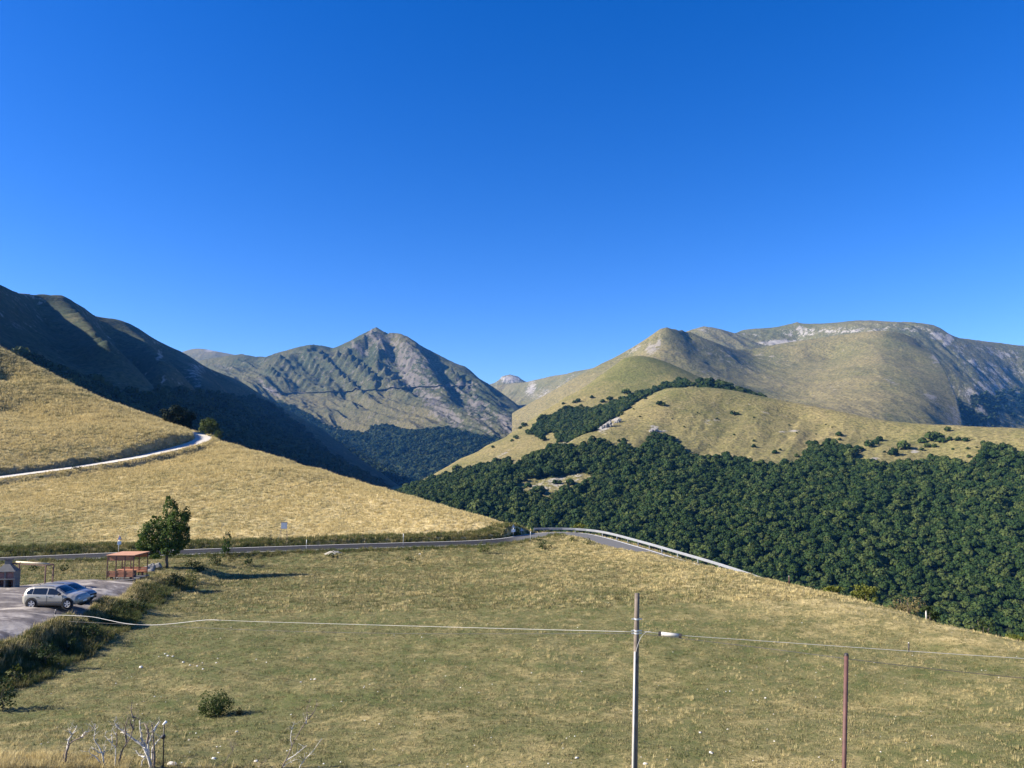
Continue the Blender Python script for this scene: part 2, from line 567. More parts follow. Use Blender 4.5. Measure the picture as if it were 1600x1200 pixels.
peak_lines = [
    peak_crest,
    [(200, 620, 5600), (400, 600, 5600), (587, 590, 5400), (700, 620, 5200), (800, 660, 4800), (870, 700, 4200)],
    [(250, 660, 2900), (330, 650, 2900), (400, 685, 2850), (480, 725, 2700), (560, 765, 2500), (640, 775, 2350), (690, 735, 2450), (740, 705, 2600), (780, 690, 2750), (830, 680, 2850)],
    [(300, 800, 2400), (500, 850, 2200), (640, 850, 2000), (760, 800, 2200), (860, 760, 2400)],
    [(230, 600, 4500), (270, 592, 4420), (320, 580, 4270), (345, 575, 4180), (380, 571, 4090)],
    # grass slope with the wood along its foot
    [(440, 620, 3560), (500, 645, 3330), (560, 668, 3130), (620, 665, 3060)], [(460, 585, 3850), (520, 600, 3700), (560, 625, 3450)],
]
def shifted(surf, lines, d):
    """lines traced on the face of a mountain, set d metres behind (+) or in front (-) of the smooth face"""
    out = []
    Ds = np.linspace(2300, 4150, 700)
    for ln in lines:
        q = []
        for (u, v) in ln:
            b_ = (600.0 - v) / F_PX
            s_ = Ds / (CP - b_ * SP)
            z_ = CAM_H + s_ * (SP + b_ * CP)
            k_ = int(np.argmax(surf((u - 800) / F_PX * s_, Ds) >= z_))
            q.append((u, v, Ds[k_] + d))
        out.append(q)
    return out
peak_ribs = [[(580, 517), (570, 524), (555, 536), (543, 547), (559, 562), (587, 586), (612, 602)], [(592, 532), (590, 560), (615, 581), (642, 608), (680, 636), (715, 662), (738, 681)],
             [(412, 560), (434, 582), (456, 602)], [(438, 556), (466, 585), (496, 612)], [(478, 545), (500, 575), (530, 606)], [(503, 546), (530, 578), (558, 606), (585, 630)], [(528, 547), (552, 566), (588, 596)],
             [(650, 541), (672, 574), (704, 622)], [(706, 574), (738, 612), (768, 652)], [(742, 600), (772, 622), (800, 640)], [(625, 525), (640, 560), (662, 600)]]
peak_gullies = [[(577, 528), (574, 550), (592, 577), (612, 593), (634, 610), (660, 634)], [(402, 563), (424, 586), (440, 598)], [(423, 564), (450, 590), (477, 615)], [(450, 556), (466, 566), (494, 593), (514, 614)],
                [(488, 545), (514, 572), (546, 602), (570, 626)], [(516, 549), (548, 572), (582, 600), (610, 626)], [(664, 555), (684, 586), (725, 642)], [(694, 570), (727, 612), (756, 648)], [(768, 624), (786, 640), (806, 652)], [(606, 526), (618, 560), (640, 588)]]
_pk = Surface(lines_to_pts(peak_lines, 110))
peak_lines += shifted(_pk, peak_ribs, -48) + shifted(_pk, peak_gullies, 55)
grass_crest = [(850, 640, 3000), (900, 603, 2920), (935, 580, 2860), (965, 560, 2800), (1000, 537, 2750), (1020, 523, 2720), (1032, 513.5, 2700), (1042, 511, 2700), (1055, 514, 2720), (1066, 515, 2740), (1078, 518, 2760), (1090, 526, 2790), (1110, 535, 2830), (1140, 545, 2900), (1170, 546, 2980), (1200, 543, 3050), (1240, 540, 3080), (1290, 533, 3030),
               (1340, 524, 2940), (1375, 517.5, 2850), (1388, 516.5, 2830), (1410, 521, 2840), (1440, 533, 2860), (1458, 546, 2850), (1470, 559, 2580), (1484, 585, 2390), (1497, 620, 2180), (1504, 660, 2020), (1510, 700, 1900)]
grass_lines = [
    grass_crest,
    [(800, 700, 3700), (950, 620, 3700), (1100, 590, 3700), (1250, 570, 3700), (1390, 560, 3500), (1480, 620, 3300), (1540, 720, 2900)],
    [(800, 720, 2200), (950, 640, 1950), (1050, 640, 1800), (1150, 650, 1750), (1230, 665, 1700), (1300, 680, 1650), (1400, 700, 1650), (1500, 720, 1700)],
    [(800, 900, 1500), (1100, 850, 1300), (1500, 900, 1300)],
    [(1042, 511, 2700), (1034, 528, 2600), (1029, 548, 2470), (1020, 575, 2300)], [(985, 560, 2650), (975, 590, 2350)],
    [(1055, 518, 2690), (1079, 556, 2520), (1115, 578, 2400), (1150, 596, 2280), (1180, 622, 2080)], [(1075, 530, 2720), (1110, 570, 2520), (1150, 600, 2330)],
    [(1408, 529, 2770), (1440, 543, 2780), (1457, 556, 2750)],
    [(1175, 556, 2900), (1180, 580, 2620), (1192, 602, 2370), (1212, 630, 2080)],
    [(1388, 517, 2830), (1384, 540, 2640), (1378, 570, 2400), (1366, 605, 2130), (1345, 645, 1880)],
    [(1300, 560, 2750), (1270, 600, 2380), (1250, 630, 2100)], [(1430, 565, 2500), (1448, 610, 2130), (1452, 650, 1920)],
]
plateau_crest = [(1020, 545, 3900), (1060, 527, 3750), (1085, 513.5, 3680), (1100, 509.5, 3660), (1115, 512, 3670), (1135, 518, 3720), (1150, 520, 3850), (1158, 517, 3950), (1180, 514.5, 3940), (1210, 511.5, 3900), (1232, 506.5, 3870), (1245, 503, 3850), (1258, 505.5, 3840), (1300, 505.5, 3800), (1330, 503, 3770), (1350, 502.5, 3750), (1372, 506, 3730), (1400, 506.5, 3700), (1440, 508, 3660), (1460, 510, 3620), (1470, 513, 3590),
                 (1482, 521, 3560), (1495, 527, 3580), (1550, 535, 3680), (1600, 541.5, 3720), (1700, 555, 3750), (1850, 575, 3700)]
plateau_lines = [
    plateau_crest,
    [(1000, 600, 4800), (1250, 560, 4800), (1500, 570, 4600), (1850, 620, 4600)],
    [(1000, 600, 3350), (1100, 572, 3350), (1200, 566, 3350), (1300, 562, 3350), (1400, 556, 3250), (1440, 575, 3200), (1470, 605, 3150), (1520, 655, 3100), (1560, 685, 3080), (1600, 700, 3050), (1700, 725, 2950), (1900, 750, 2850)],
    [(1150, 528, 3800), (1180, 540, 3720), (1220, 540, 3700), (1260, 537, 3690)], [(1250, 512, 3800), (1246, 530, 3770)],
    [(1484, 523, 3540), (1496, 545, 3450), (1515, 572, 3340), (1540, 605, 3240), (1575, 650, 3160), (1600, 685, 3110)],
    [(1490, 550, 3420), (1505, 580, 3290), (1528, 616, 3170)],
    [(1600, 600, 3440), (1700, 610, 3430), (1620, 650, 3240), (1750, 680, 3150), (1900, 720, 3000)],
    [(1000, 800, 2400), (1300, 800, 2200), (1500, 800, 2000), (1700, 800, 2000), (1900, 800, 2000)],
]
far_crest = [(700, 640, 5200), (755, 600, 5100), (775, 606, 5000), (800, 600, 4900), (830, 596, 4700), (860, 588, 4500), (885, 584, 4350), (900, 580, 4250), (920, 577, 4150), (935, 573, 4050), (970, 566, 4000), (1050, 560, 4000)]
far_lines = [far_crest, [(700, 680, 6000), (850, 640, 5800), (1050, 620, 5200)],
             [(780, 650, 3900), (820, 640, 3750), (850, 655, 3350), (900, 650, 3000), (1000, 660, 2800)],
             [(770, 618, 4700), (800, 612, 4620), (830, 607, 4480), (832, 632, 3950)], [(870, 595, 4300), (850, 630, 3800)], [(900, 590, 4050), (880, 620, 3600)],
             [(700, 800, 3000), (900, 800, 2600), (1050, 800, 2500)]]
butte_lines = [[(740, 610, 6000), (765, 602, 6000), (778, 597, 6000), (784, 588, 6000), (797, 585, 6000), (810, 588.5, 6000), (818, 596, 6000), (840, 603, 6000)],
               [(740, 640, 5600), (800, 640, 5500), (850, 640, 5600)], [(740, 630, 6500), (800, 625, 6500), (850, 630, 6500)]]
cone_lines = [[(230, 575, 6600), (270, 565, 6600), (298, 549, 6600), (306, 545.5, 6600), (322, 546, 6550), (340, 549.5, 6500), (370, 556, 6500), (420, 570, 6500)],
              [(230, 610, 5800), (330, 600, 5700), (430, 610, 5800)], [(230, 610, 7400), (330, 600, 7400), (430, 610, 7400)]]

def build_height(surf, us, Ds, ax, lam, amp, crest, fine=0.0, stretch=9.0, gain=.5):
    """height grid: control surface + gullies running down the fall line `ax` (plan direction)"""
    X, Y = polar_grid(us, Ds)
    Z = surf(X, Y)
    ax = np.array(ax, float)
    ax /= np.linalg.norm(ax)
    al = X * ax[0] + Y * ax[1]
    ac = -X * ax[1] + Y * ax[0]
    d, _, _ = dist_polyline(X, Y, [at(*p) for p in crest])
    m = 0.03 + 0.97 * sstep(0, lam * 1.4, d)
    wob = fbm(X / (lam * 4), Y / (lam * 4), 2) * 0.45
    cu = np.array([p[0] for p in crest], float)
    cD = np.array([p[2] for p in crest], float)
    o_ = np.argsort(cu)
    behind = sstep(0, 40, Y - np.interp(us, cu[o_], cD[o_])[None, :])
    m = m * (1 - .9 * behind)
    g = ridged(ac / lam + wob, al / (lam * stretch) + 3.1 + wob * .3, 4, gain) - 0.55
    big = 0.6 + 0.8 * np.clip(fbm(X / (lam * 7) + 2.2, Y / (lam * 7), 2) + .3, 0, 1)
    Z = Z + amp * g * m * big
    if fine:
        Z = Z + fine * fbm(X / (lam * .3), Y / (lam * .3), 4) * (0.3 + 0.7 * m)
    return X, Y, Z

hill_us, hill_Ds = np.linspace(560, 2050, 620), np.concatenate([np.linspace(300, 440, 10, endpoint=False), np.linspace(440, 1080, 210, endpoint=False), np.linspace(1080, 1620, 130, endpoint=False), np.linspace(1620, 2000, 20)])
hill = build_height(mountain(hill_lines, 45), hill_us, hill_Ds, (-.5, -1), 85, 9.0, hill_crest, 1.6)
shade_us, shade_Ds = np.concatenate([np.linspace(-600, -30, 60, endpoint=False), np.linspace(-30, 660, 400)]), np.concatenate([np.linspace(380, 900, 90, endpoint=False), np.linspace(900, 2500, 300, endpoint=False), np.linspace(2500, 3000, 20)])
shade = build_height(mountain(shade_lines, 36), shade_us, shade_Ds, (1, -.25), 120, 16.0, shade_crest, 2.0)
peak_us, peak_Ds = np.linspace(200, 870, 480), np.concatenate([np.linspace(2000, 2300, 15, endpoint=False), np.linspace(2300, 4200, 330, endpoint=False), np.linspace(4200, 5600, 40)])
peak = build_height(mountain(peak_lines, 60), peak_us, peak_Ds, (.62, -.78), 95, 60.0, peak_crest, 6.0, 8.0, .5)
grassm_us, grassm_Ds = np.linspace(800, 1540, 460), np.concatenate([np.linspace(1300, 1800, 25, endpoint=False), np.linspace(1800, 3150, 230, endpoint=False), np.linspace(3150, 3700, 15)])
grassm = build_height(mountain(grass_lines, 90), grassm_us, grassm_Ds, (.35, -1), 150, 13.0, grass_crest, 3.0, 2.0)
# the right-hand shoulder of the grassy mountain breaks off along its crest
gX_, gY_, gZ_ = grassm
for k_ in np.nonzero(grassm_us > 1440)[0]:
    ve_ = np.interp(grassm_us[k_], [1440, 1458, 1470, 1484, 1497, 1504, 1512, 1540], [533, 546, 559, 585, 620, 660, 720, 900])
    De_ = np.interp(grassm_us[k_], [c[0] for c in grass_crest], [c[2] for c in grass_crest])
    b_ = (600.0 - ve_) / F_PX
    lim_ = CAM_H + gY_[:, k_] * (SP + b_ * CP) / (CP - b_ * SP) - .35 * np.clip(gY_[:, k_] - De_, 0, None)
    gZ_[:, k_] = np.minimum(gZ_[:, k_], lim_)
plat_us, plat_Ds = np.linspace(1000, 1900, 480), np.concatenate([np.linspace(2000, 2500, 20, endpoint=False), np.linspace(2500, 4000, 230, endpoint=False), np.linspace(4000, 4800, 15)])
plat = build_height(mountain(plateau_lines, 100), plat_us, plat_Ds, (.5, -1), 130, 26.0, plateau_crest, 6.0)
farr_us, farr_Ds = np.linspace(700, 1050, 200), np.linspace(2700, 5800, 220)
farr = build_height(mountain(far_lines, 120), farr_us, farr_Ds, (-.3, -1), 140, 30.0, far_crest, 4.0)
butte = build_height(mountain(butte_lines, 150), np.linspace(740, 850, 90), np.linspace(5500, 6500, 80), (0, -1), 60, 14.0, butte_lines[0], 4.0)
cone = build_height(mountain(cone_lines, 150), np.linspace(230, 430, 120), np.linspace(5700, 7400, 80), (0, -1), 160, 14.0, cone_lines[0], 3.0)
hill_h = Height(hill_us, hill_Ds, hill[2])
shade_h = Height(shade_us, shade_Ds, shade[2])
peak_h = Height(peak_us, peak_Ds, peak[2])
plat_h = Height(plat_us, plat_Ds, plat[2])

# where woods stand (traced on the hillsides)
WOOD_HILL = [(625, 766), (650, 754), (694, 732), (731, 719), (769, 706), (806, 684), (808, 689), (775, 714), (794, 712), (800, 736), (819, 718), (837, 704), (869, 698), (894, 701), (925, 691), (950, 690), (962, 698), (975, 694), (987, 701), (1012, 698), (1019, 684), (1047, 685), (1066, 698),
             (1075, 710), (1100, 719), (1112, 716), (1144, 716), (1169, 723), (1194, 729), (1216, 730), (1247, 723), (1266, 708), (1264, 694), (1280, 700), (1297, 689), (1317, 698), (1339, 706), (1336, 718), (1375, 728), (1412, 725), (1450, 730), (1452, 714), (1470, 718), (1512, 728), (1532, 725), (1537, 692), (1560, 696), (1595, 710),
             (1640, 730), (1900, 740), (2100, 1400), (560, 1400), (560, 800)]
WOOD_GULLY = [(825, 679), (847, 653), (870, 646), (891, 634), (910, 640), (937, 637), (975, 625), (1019, 609), (1044, 600), (1075, 596), (1086, 604), (1031, 609), (1000, 626), (962, 651), (937, 665), (931, 684), (906, 692), (872, 692), (866, 675), (841, 684)]
WOOD_GAP = [(806, 757), (831, 741), (850, 748), (900, 738), (925, 741), (919, 760), (878, 778), (831, 774), (809, 778)]
WOOD_PEAK = [(250, 600), (420, 612), (459, 636), (494, 657), (525, 672), (537, 674), (562, 680), (585, 668), (600, 664), (625, 670), (650, 675), (681, 670), (700, 668), (734, 680), (769, 686), (790, 690), (830, 690), (830, 900), (250, 900)]
WOOD_SHADE = [(-600, 560), (-20, 558), (19, 556), (69, 577), (112, 595), (156, 604), (184, 616), (215, 622), (250, 612), (312, 616), (355, 622), (390, 622), (430, 634), (470, 668), (520, 715), (640, 780), (640, 900), (-600, 900)]

def wood_mask(which, X, Y, Z):
    u, v = project(np.stack([X, Y, Z], -1))
    u = u + 5 * fbm(X / 25.0, Y / 25.0, 2)
    v = v + 3.5 * fbm(X / 25.0 + 9, Y / 25.0, 2)
    if which == 'hill':
        m = in_poly(u, v, WOOD_HILL) & (Y < 880) & ~(in_poly(u, v, WOOD_GAP) & (fbm(X / 11.0 + 3, Y / 11.0, 3) > -.28))
        m |= in_poly(u, v, WOOD_GULLY) & (Y > 880) & (Y < 1360)
        dc = 1020 - np.abs(u - 1100) * .35
        m |= (u > 1088) & (u < 1203) & (Y > 1070) & (Y < 1200) & (v < 690)
        m |= (u < 800) & (v > 715) & (Y < 960) & in_poly(u, v, WOOD_HILL)
    elif which == 'peak':
        m = in_poly(u, v, WOOD_PEAK) & (Y < 3500)
    elif which == 'shade':
        m = in_poly(u, v, WOOD_SHADE) & (Y < 2300)
    else:
        m = (u > 1495) & (v > 622 - (u - 1495) * .15) & (Y < 3400) & (fbm(X / 60., Y / 60., 3) > -.1)
    return m

# ------------------------------------------------------------------ ground and mountain meshes with their materials
def mountain_mat(name, green, tan, rock, dark, scale, rockiness, streak=1.0):
    m, nd, lk, b = new_mat(name)
    b.inputs['Roughness'].default_value = 0.95
    b.inputs['Specular IOR Level'].default_value = 0.1
    vec = obj_vec(nd, lk)
    n1 = tex_noise(nd, lk, 1 / (scale * 2.2), 8, 0.6, vec)
    n2 = tex_noise(nd, lk, 1 / (scale * .25), 8, 0.7, vec)
    n3 = tex_noise(nd, lk, 1 / (scale * .08), 6, 0.7, vec)
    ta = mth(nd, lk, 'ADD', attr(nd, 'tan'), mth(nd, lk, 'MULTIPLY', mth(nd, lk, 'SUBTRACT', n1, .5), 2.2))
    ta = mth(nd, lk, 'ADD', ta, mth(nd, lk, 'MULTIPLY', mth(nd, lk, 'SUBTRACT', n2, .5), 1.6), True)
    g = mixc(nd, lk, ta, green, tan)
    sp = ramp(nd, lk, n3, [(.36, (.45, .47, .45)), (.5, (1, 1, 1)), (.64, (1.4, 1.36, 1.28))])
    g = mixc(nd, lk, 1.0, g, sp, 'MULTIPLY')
    n4 = tex_noise(nd, lk, 1 / (scale * .25), 8, 0.7, obj_vec(nd, lk, (1, 1, streak)))
    rk = mth(nd, lk, 'ADD', attr(nd, 'rock'), mth(nd, lk, 'MULTIPLY', mth(nd, lk, 'SUBTRACT', n4, .5), 2.6))
    rk = mth(nd, lk, 'ADD', rk, mth(nd, lk, 'MULTIPLY', mth(nd, lk, 'SUBTRACT', n3, .5), 1.4))
    rk = mth(nd, lk, 'MULTIPLY', mth(nd, lk, 'SUBTRACT', rk, .46), 4.0, True)
    rc = mixc(nd, lk, n3, tuple(x * .62 for x in rock), rock)
    g = mixc(nd, lk, mth(nd, lk, 'MULTIPLY', rk, rockiness), g, rc)
    fm = attr(nd, 'forest')
    g = mixc(nd, lk, fm, g, dark)
    lk.new(g, b.inputs['Base Color'])
    bump(nd, lk, mth(nd, lk, 'ADD', n2, mth(nd, lk, 'MULTIPLY', n3, .5)), 0.9, scale * .06, b)
    return m

def blob_mask(u, v, blobs):
    """soft union of traced ellipses: (u, v, ru, rv, tilt degrees, strength)"""
    out = np.zeros(np.shape(u))
    for (cu, cv, ru, rv, th, st) in blobs:
        c, s = math.cos(R(th)), math.sin(R(th))
        a = ((u - cu) * c + (v - cv) * s) / ru
        b = (-(u - cu) * s + (v - cv) * c) / rv
        out = np.maximum(out, st * np.clip(1.35 - np.sqrt(a * a + b * b), 0, 1))
    return np.clip(out, 0, 1)

def add_mountain(name, XYZ, mat, which, rock_blobs, tan_fn):
    X, Y, Z = XYZ
    nr, nc = X.shape
    ob = link_mesh(name, np.stack([X.ravel(), Y.ravel(), Z.ravel()], 1), grid_faces(nr, nc), mat, smooth=True)
    u, v = project(np.stack([X, Y, Z], -1))
    gy = np.gradient(Z, axis=0) / np.maximum(np.gradient(Y, axis=0), 1e-6)
    gx = np.gradient(Z, axis=1) / np.gradient(X, axis=1)
    slope = np.sqrt(gx ** 2 + gy ** 2)
    rock = blob_mask(u, v, rock_blobs) + 0.30 * sstep(.75, 1.3, slope)
    add_attr(ob, 'rock', np.clip(rock, 0, 1))
    add_attr(ob, 'tan', np.clip(tan_fn(u, v, slope), 0, 1))
    add_attr(ob, 'forest', wood_mask(which, X, Y, Z).astype(float) if which else np.zeros(X.shape))
    tag(ob, kind='structure')
    return ob

DARK = (.018, .026, .010)
mat_hill = mountain_mat('hill_grass', (.098, .102, .034), (.205, .168, .074), (.36, .33, .28), DARK, 40, 1.0)
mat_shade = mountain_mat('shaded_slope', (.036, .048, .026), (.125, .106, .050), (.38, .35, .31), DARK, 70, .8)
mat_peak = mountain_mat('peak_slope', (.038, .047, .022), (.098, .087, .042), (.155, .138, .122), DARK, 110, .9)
mat_grassm = mountain_mat('mountain_grass', (.086, .089, .036), (.165, .140, .066), (.28, .255, .225), DARK, 90, .8)
mat_plat = mountain_mat('plateau_rock', (.084, .090, .040), (.150, .132, .070), (.34, .315, .29), DARK, 100, .9, .22)

hill_rock = [(945, 665, 14, 9, -40, 1), (963, 656, 8, 6, 0, .9), (1022, 670, 7, 6, 0, 1), (1035, 673, 12, 3, 0, .7), (880, 752, 48, 14, -12, .62), (840, 762, 30, 12, -10, .6), (885, 690, 60, 5, -30, .55), (1150, 640, 120, 20, 5, .12), (1430, 705, 14, 4, 0, .7), (1365, 717, 12, 3, 0, .6), (1110, 658, 20, 4, 0, .5), (1230, 674, 30, 2, -4, .6),
             (760, 730, 60, 4, -38, .55), (690, 748, 40, 4, -32, .6), (990, 560, 30, 8, 0, .0)]
add_mountain('wooded_hill', hill, mat_hill, 'hill', hill_rock, lambda u, v, s: .42 + .25 * sstep(560, 640, v) - .3 * sstep(1180, 1060, u) * sstep(640, 600, v))
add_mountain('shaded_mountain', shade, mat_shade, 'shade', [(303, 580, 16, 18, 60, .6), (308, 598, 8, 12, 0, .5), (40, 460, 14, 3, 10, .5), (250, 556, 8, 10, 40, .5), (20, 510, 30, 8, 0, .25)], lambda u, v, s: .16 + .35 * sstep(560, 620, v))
add_mountain('rocky_peak', peak, mat_peak, 'peak', [(587, 525, 22, 10, 35, .5), (560, 545, 18, 6, 40, .6), (650, 570, 60, 34, 40, .42), (640, 590, 40, 14, 40, .6), (690, 640, 60, 16, 42, .66), (700, 603, 90, 6, -2, .45), (740, 640, 50, 22, 45, .5), (790, 660, 26, 16, 45, .7), (427, 612, 14, 5, 40, .9), (408, 596, 10, 4, 50, .7), (345, 572, 20, 4, 15, .5)],
             lambda u, v, s: .2 + .65 * sstep(600, 640, v) * sstep(720, 650, u) + .25 * sstep(430, 380, u) + .25 * sstep(560, 540, v) * (u > 590))
add_mountain('grassy_mountain', grassm, mat_grassm, None, [(1018, 545, 14, 9, -30, .85), (1030, 535, 4, 12, 0, .9), (990, 545, 25, 6, -35, .45), (1140, 560, 90, 18, 25, .38), (1090, 545, 40, 10, 40, .4), (1110, 585, 30, 8, 20, .4), (1200, 560, 60, 12, 10, .32), (1392, 595, 20, 5, 20, .5), (1455, 620, 20, 8, 40, .55), (1490, 610, 5, 40, -20, .5), (1465, 560, 16, 12, 50, .7), (1490, 650, 14, 24, 0, .6), (1310, 600, 50, 8, -30, .25)],
             lambda u, v, s: .35 + .3 * sstep(1170, 1330, u) * sstep(1390, 1370, u) + .35 * sstep(1050, 1020, u) + .3 * sstep(560, 640, v))
add_mountain('plateau_mountain', plat, mat_plat, 'plat', [(1220, 535, 42, 5, -2, 1.0), (1330, 517, 130, 9, -1, .40), (1250, 518, 6, 12, 0, .42), (1430, 515, 60, 7, 5, .4), (1482, 530, 8, 12, 30, 1), (1465, 525, 16, 7, 10, .8), (1500, 555, 8, 22, -30, .5), (1520, 565, 10, 6, 40, .8), (1100, 515, 20, 5, 0, .5), (1550, 600, 40, 40, 40, .45), (1560, 550, 80, 8, 10, .4), (1590, 615, 20, 6, 10, .7), (1170, 522, 30, 5, 0, .4), (1540, 630, 20, 20, 0, .5)],
             lambda u, v, s: .35 + 0 * u)
add_mountain('far_ridge', farr, mat_plat, None, [(830, 608, 10, 18, 10, .7), (850, 620, 20, 14, -40, .6), (880, 605, 30, 10, -40, .5), (815, 640, 18, 8, 0, .6)], lambda u, v, s: .55 + 0 * u)
add_mountain('rocky_butte', butte, mat_plat, None, [(798, 592, 20, 7, 0, .9)], lambda u, v, s: .4 + 0 * u)
add_mountain('distant_mountain', cone, mat_plat, None, [(328, 548, 12, 2.5, 0, .95)], lambda u, v, s: .8 + 0 * u)

# ---- near ground material
m, nd, lk, b = new_mat('meadow_grass')
b.inputs['Roughness'].default_value = 0.9
b.inputs['Specular IOR Level'].default_value = 0.15
vec = obj_vec(nd, lk)
n_big = mth(nd, lk, 'ADD', mth(nd, lk, 'MULTIPLY', tex_noise(nd, lk, .06, 5, .6, vec, .4), .5), mth(nd, lk, 'MULTIPLY', tex_noise(nd, lk, 1.0, 6, .6, obj_vec(nd, lk, (.035, .22, .22))), .5))
n_mid = tex_noise(nd, lk, .55, 6, .65, vec)
n_fine = tex_noise(nd, lk, 5.5, 6, .7, vec)
n_vf = tex_noise(nd, lk, 22, 4, .7, vec)
dry = mth(nd, lk, 'ADD', attr(nd, 'dry'), mth(nd, lk, 'MULTIPLY', mth(nd, lk, 'SUBTRACT', n_big, .5), 1.5))
dry = mth(nd, lk, 'ADD', dry, mth(nd, lk, 'MULTIPLY', mth(nd, lk, 'SUBTRACT', n_mid, .5), 1.7))
dry = mth(nd, lk, 'ADD', dry, mth(nd, lk, 'MULTIPLY', mth(nd, lk, 'SUBTRACT', n_fine, .5), 1.1), True)
gcol = ramp(nd, lk, dry, [(0.0, (.095, .110, .034)), (.34, (.165, .155, .062)), (.62, (.31, .255, .11)), (1.0, (.58, .46, .225))])
sp = ramp(nd, lk, n_vf, [(.3, (.55, .55, .5)), (.5, (1, 1, 1)), (.7, (1.3, 1.28, 1.2))])
gcol = mixc(nd, lk, .85, gcol, sp, 'MULTIPLY')
soil = mixc(nd, lk, n_fine, (.12, .085, .055), (.22, .17, .115))
gcol = mixc(nd, lk, attr(nd, 'soil'), gcol, soil)
lk.new(gcol, b.inputs['Base Color'])
bump(nd, lk, mth(nd, lk, 'ADD', n_fine, mth(nd, lk, 'MULTIPLY', n_vf, .6)), .8, .12, b)
mat_meadow = m

d_road, z_road, _ = dist_polyline(nX, nY, road_path[::2])
d_track, z_track, _ = dist_polyline(nX, nY, track_path[::2])
nu, nv = project(np.stack([nX, nY, nZ], -1))
hillside = sstep(-1, 3, nY - np.interp(nX, road_path[:, 0], road_path[:, 1])) * (nX < 6)
crest_r = sstep(700, 1000, nu) * sstep(945, 870, nv - np.clip((nu - 950) * .19, 0, None))
dryv = .265 + .43 * hillside + .33 * crest_r
dryv += .30 * hillside * sstep(300, 700, nu)
dryv -= .42 * sstep(230, 60, nu) * sstep(780, 840, nv) * hillside * sstep(-20, 60, 140 - nu)
dryv -= .06 * sstep(700, 300, nu) * (1 - hillside)
dryv -= .30 * hillside * sstep(660, 590, nv)
dryv += .10 * sstep(1000, 1180, nv)
dryv += .45 * sstep(300, 0, nu) * sstep(1150, 1185, nv)
bank_d, _, bank_s = dist_polyline(nX, nY, [at(u, v, D * S) for (u, v, D) in near_lines[-5]])
add_soil = .75 * sstep(4.3, 3.3, d_road) + .6 * sstep(3.4, 2.4, d_track)
steep = np.sqrt((np.gradient(nZ, axis=0) / np.gradient(nY, axis=0)) ** 2 + (np.gradient(nZ, axis=1) / np.gradient(nX, axis=1)) ** 2)
add_soil += .5 * sstep(.5, .9, steep) * (d_track < 8)
dryv -= .3 * sstep(7, 3.4, d_road) * (nu < 790)
ground_ob = link_mesh('meadow_ground', np.stack([nX.ravel(), nY.ravel(), nZ.ravel()], 1), grid_faces(*nX.shape), mat_meadow, smooth=True)
add_attr(ground_ob, 'dry', dryv)
add_attr(ground_ob, 'soil', np.clip(add_soil, 0, 1))
tag(ground_ob, kind='structure')

# a low valley floor under everything, out past the last mountains
vf = [(-9000, -3000, -260), (9000, -3000, -260), (9000, 12000, -260), (-9000, 12000, -260)]
tag(link_mesh('valley_floor', vf, [(0, 1, 2, 3)], plain('valley_wood', (.05, .06, .025), .95)), kind='structure')

# ---- ribbons laid on the ground
def ribbon(name, path, offs, zofs, mat, follow=True, parent=None):
    P = np.asarray(path)
    T = np.gradient(P[:, :2], axis=0)
    T /= np.linalg.norm(T, axis=1)[:, None]
    N = np.stack([-T[:, 1], T[:, 0]], 1)
    rows = []
    for o in offs:
        rows.append(np.concatenate([P[:, :2] + N * o, (P[:, 2] + zofs)[:, None]], 1))
    V = np.concatenate(rows)
    n, k = len(P), len(offs)
    F = []
    for r in range(k - 1):
        for i in range(n - 1):
            F.append((r * n + i, (r + 1) * n + i, (r + 1) * n + i + 1, r * n + i + 1)[::-1])
    return link_mesh(name, V, np.array(F), mat, smooth=True, parent=parent)

m, nd, lk, b = new_mat('asphalt')
b.inputs['Specular IOR Level'].default_value = .15
b.inputs['Roughness'].default_value = .85
vec = obj_vec(nd, lk)
a1 = tex_noise(nd, lk, .35, 5, .6, vec)
a2 = tex_noise(nd, lk, 14, 5, .7, vec)
dark_asphalt = mixc(nd, lk, .5, ramp(nd, lk, a1, [(.35, (.017, .017, .019)), (.65, (.028, .027, .029))]), ramp(nd, lk, a2, [(.3, (.014, .014, .015)), (.7, (.034, .034, .035))]))
pale_asphalt = ramp(nd, lk, a2, [(.3, (.085, .084, .082)), (.7, (.15, .148, .143))])
lk.new(mixc(nd, lk, attr(nd, 'paleness'), dark_asphalt, pale_asphalt), b.inputs['Base Color'])
mat_asphalt = m
mat_line = plain('road_paint', (.62, .61, .57), .7, var=.15, vscale=2)
hw = ROAD_W / 2
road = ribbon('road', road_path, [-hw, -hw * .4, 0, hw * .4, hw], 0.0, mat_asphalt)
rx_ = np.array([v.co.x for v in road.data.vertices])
add_attr(road, 'paleness', sstep(-1.5, 2.5, rx_))  # asphalt turns from dark to pale grey at the bend
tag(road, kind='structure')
ribbon('edge_line', road_path, [-hw + .18, -hw + .42], .012, mat_line, parent=road)
ribbon('edge_line', road_path, [hw - .42, hw - .18], .012, mat_line, parent=road)

m, nd, lk, b = new_mat('white_gravel')
b.inputs['Specular IOR Level'].default_value = .1
b.inputs['Roughness'].default_value = .95
vec = obj_vec(nd, lk)
a1 = tex_noise(nd, lk, .8, 6, .65, vec)
a2 = tex_noise(nd, lk, 9, 5, .7, vec)
lk.new(mixc(nd, lk, .45, ramp(nd, lk, a1, [(.3, (.44, .40, .33)), (.6, (.60, .56, .48))]), ramp(nd, lk, a2, [(.3, (.34, .30, .24)), (.7, (.56, .53, .46))])), b.inputs['Base Color'])
bump(nd, lk, a2, .6, .05, b)
mat_gravel = m
tk = TRACK_W / 2
track = ribbon('gravel_track', track_path, [-tk, -tk * .5, 0, tk * .5, tk], 0.03, mat_gravel)
tag(track, kind='structure')

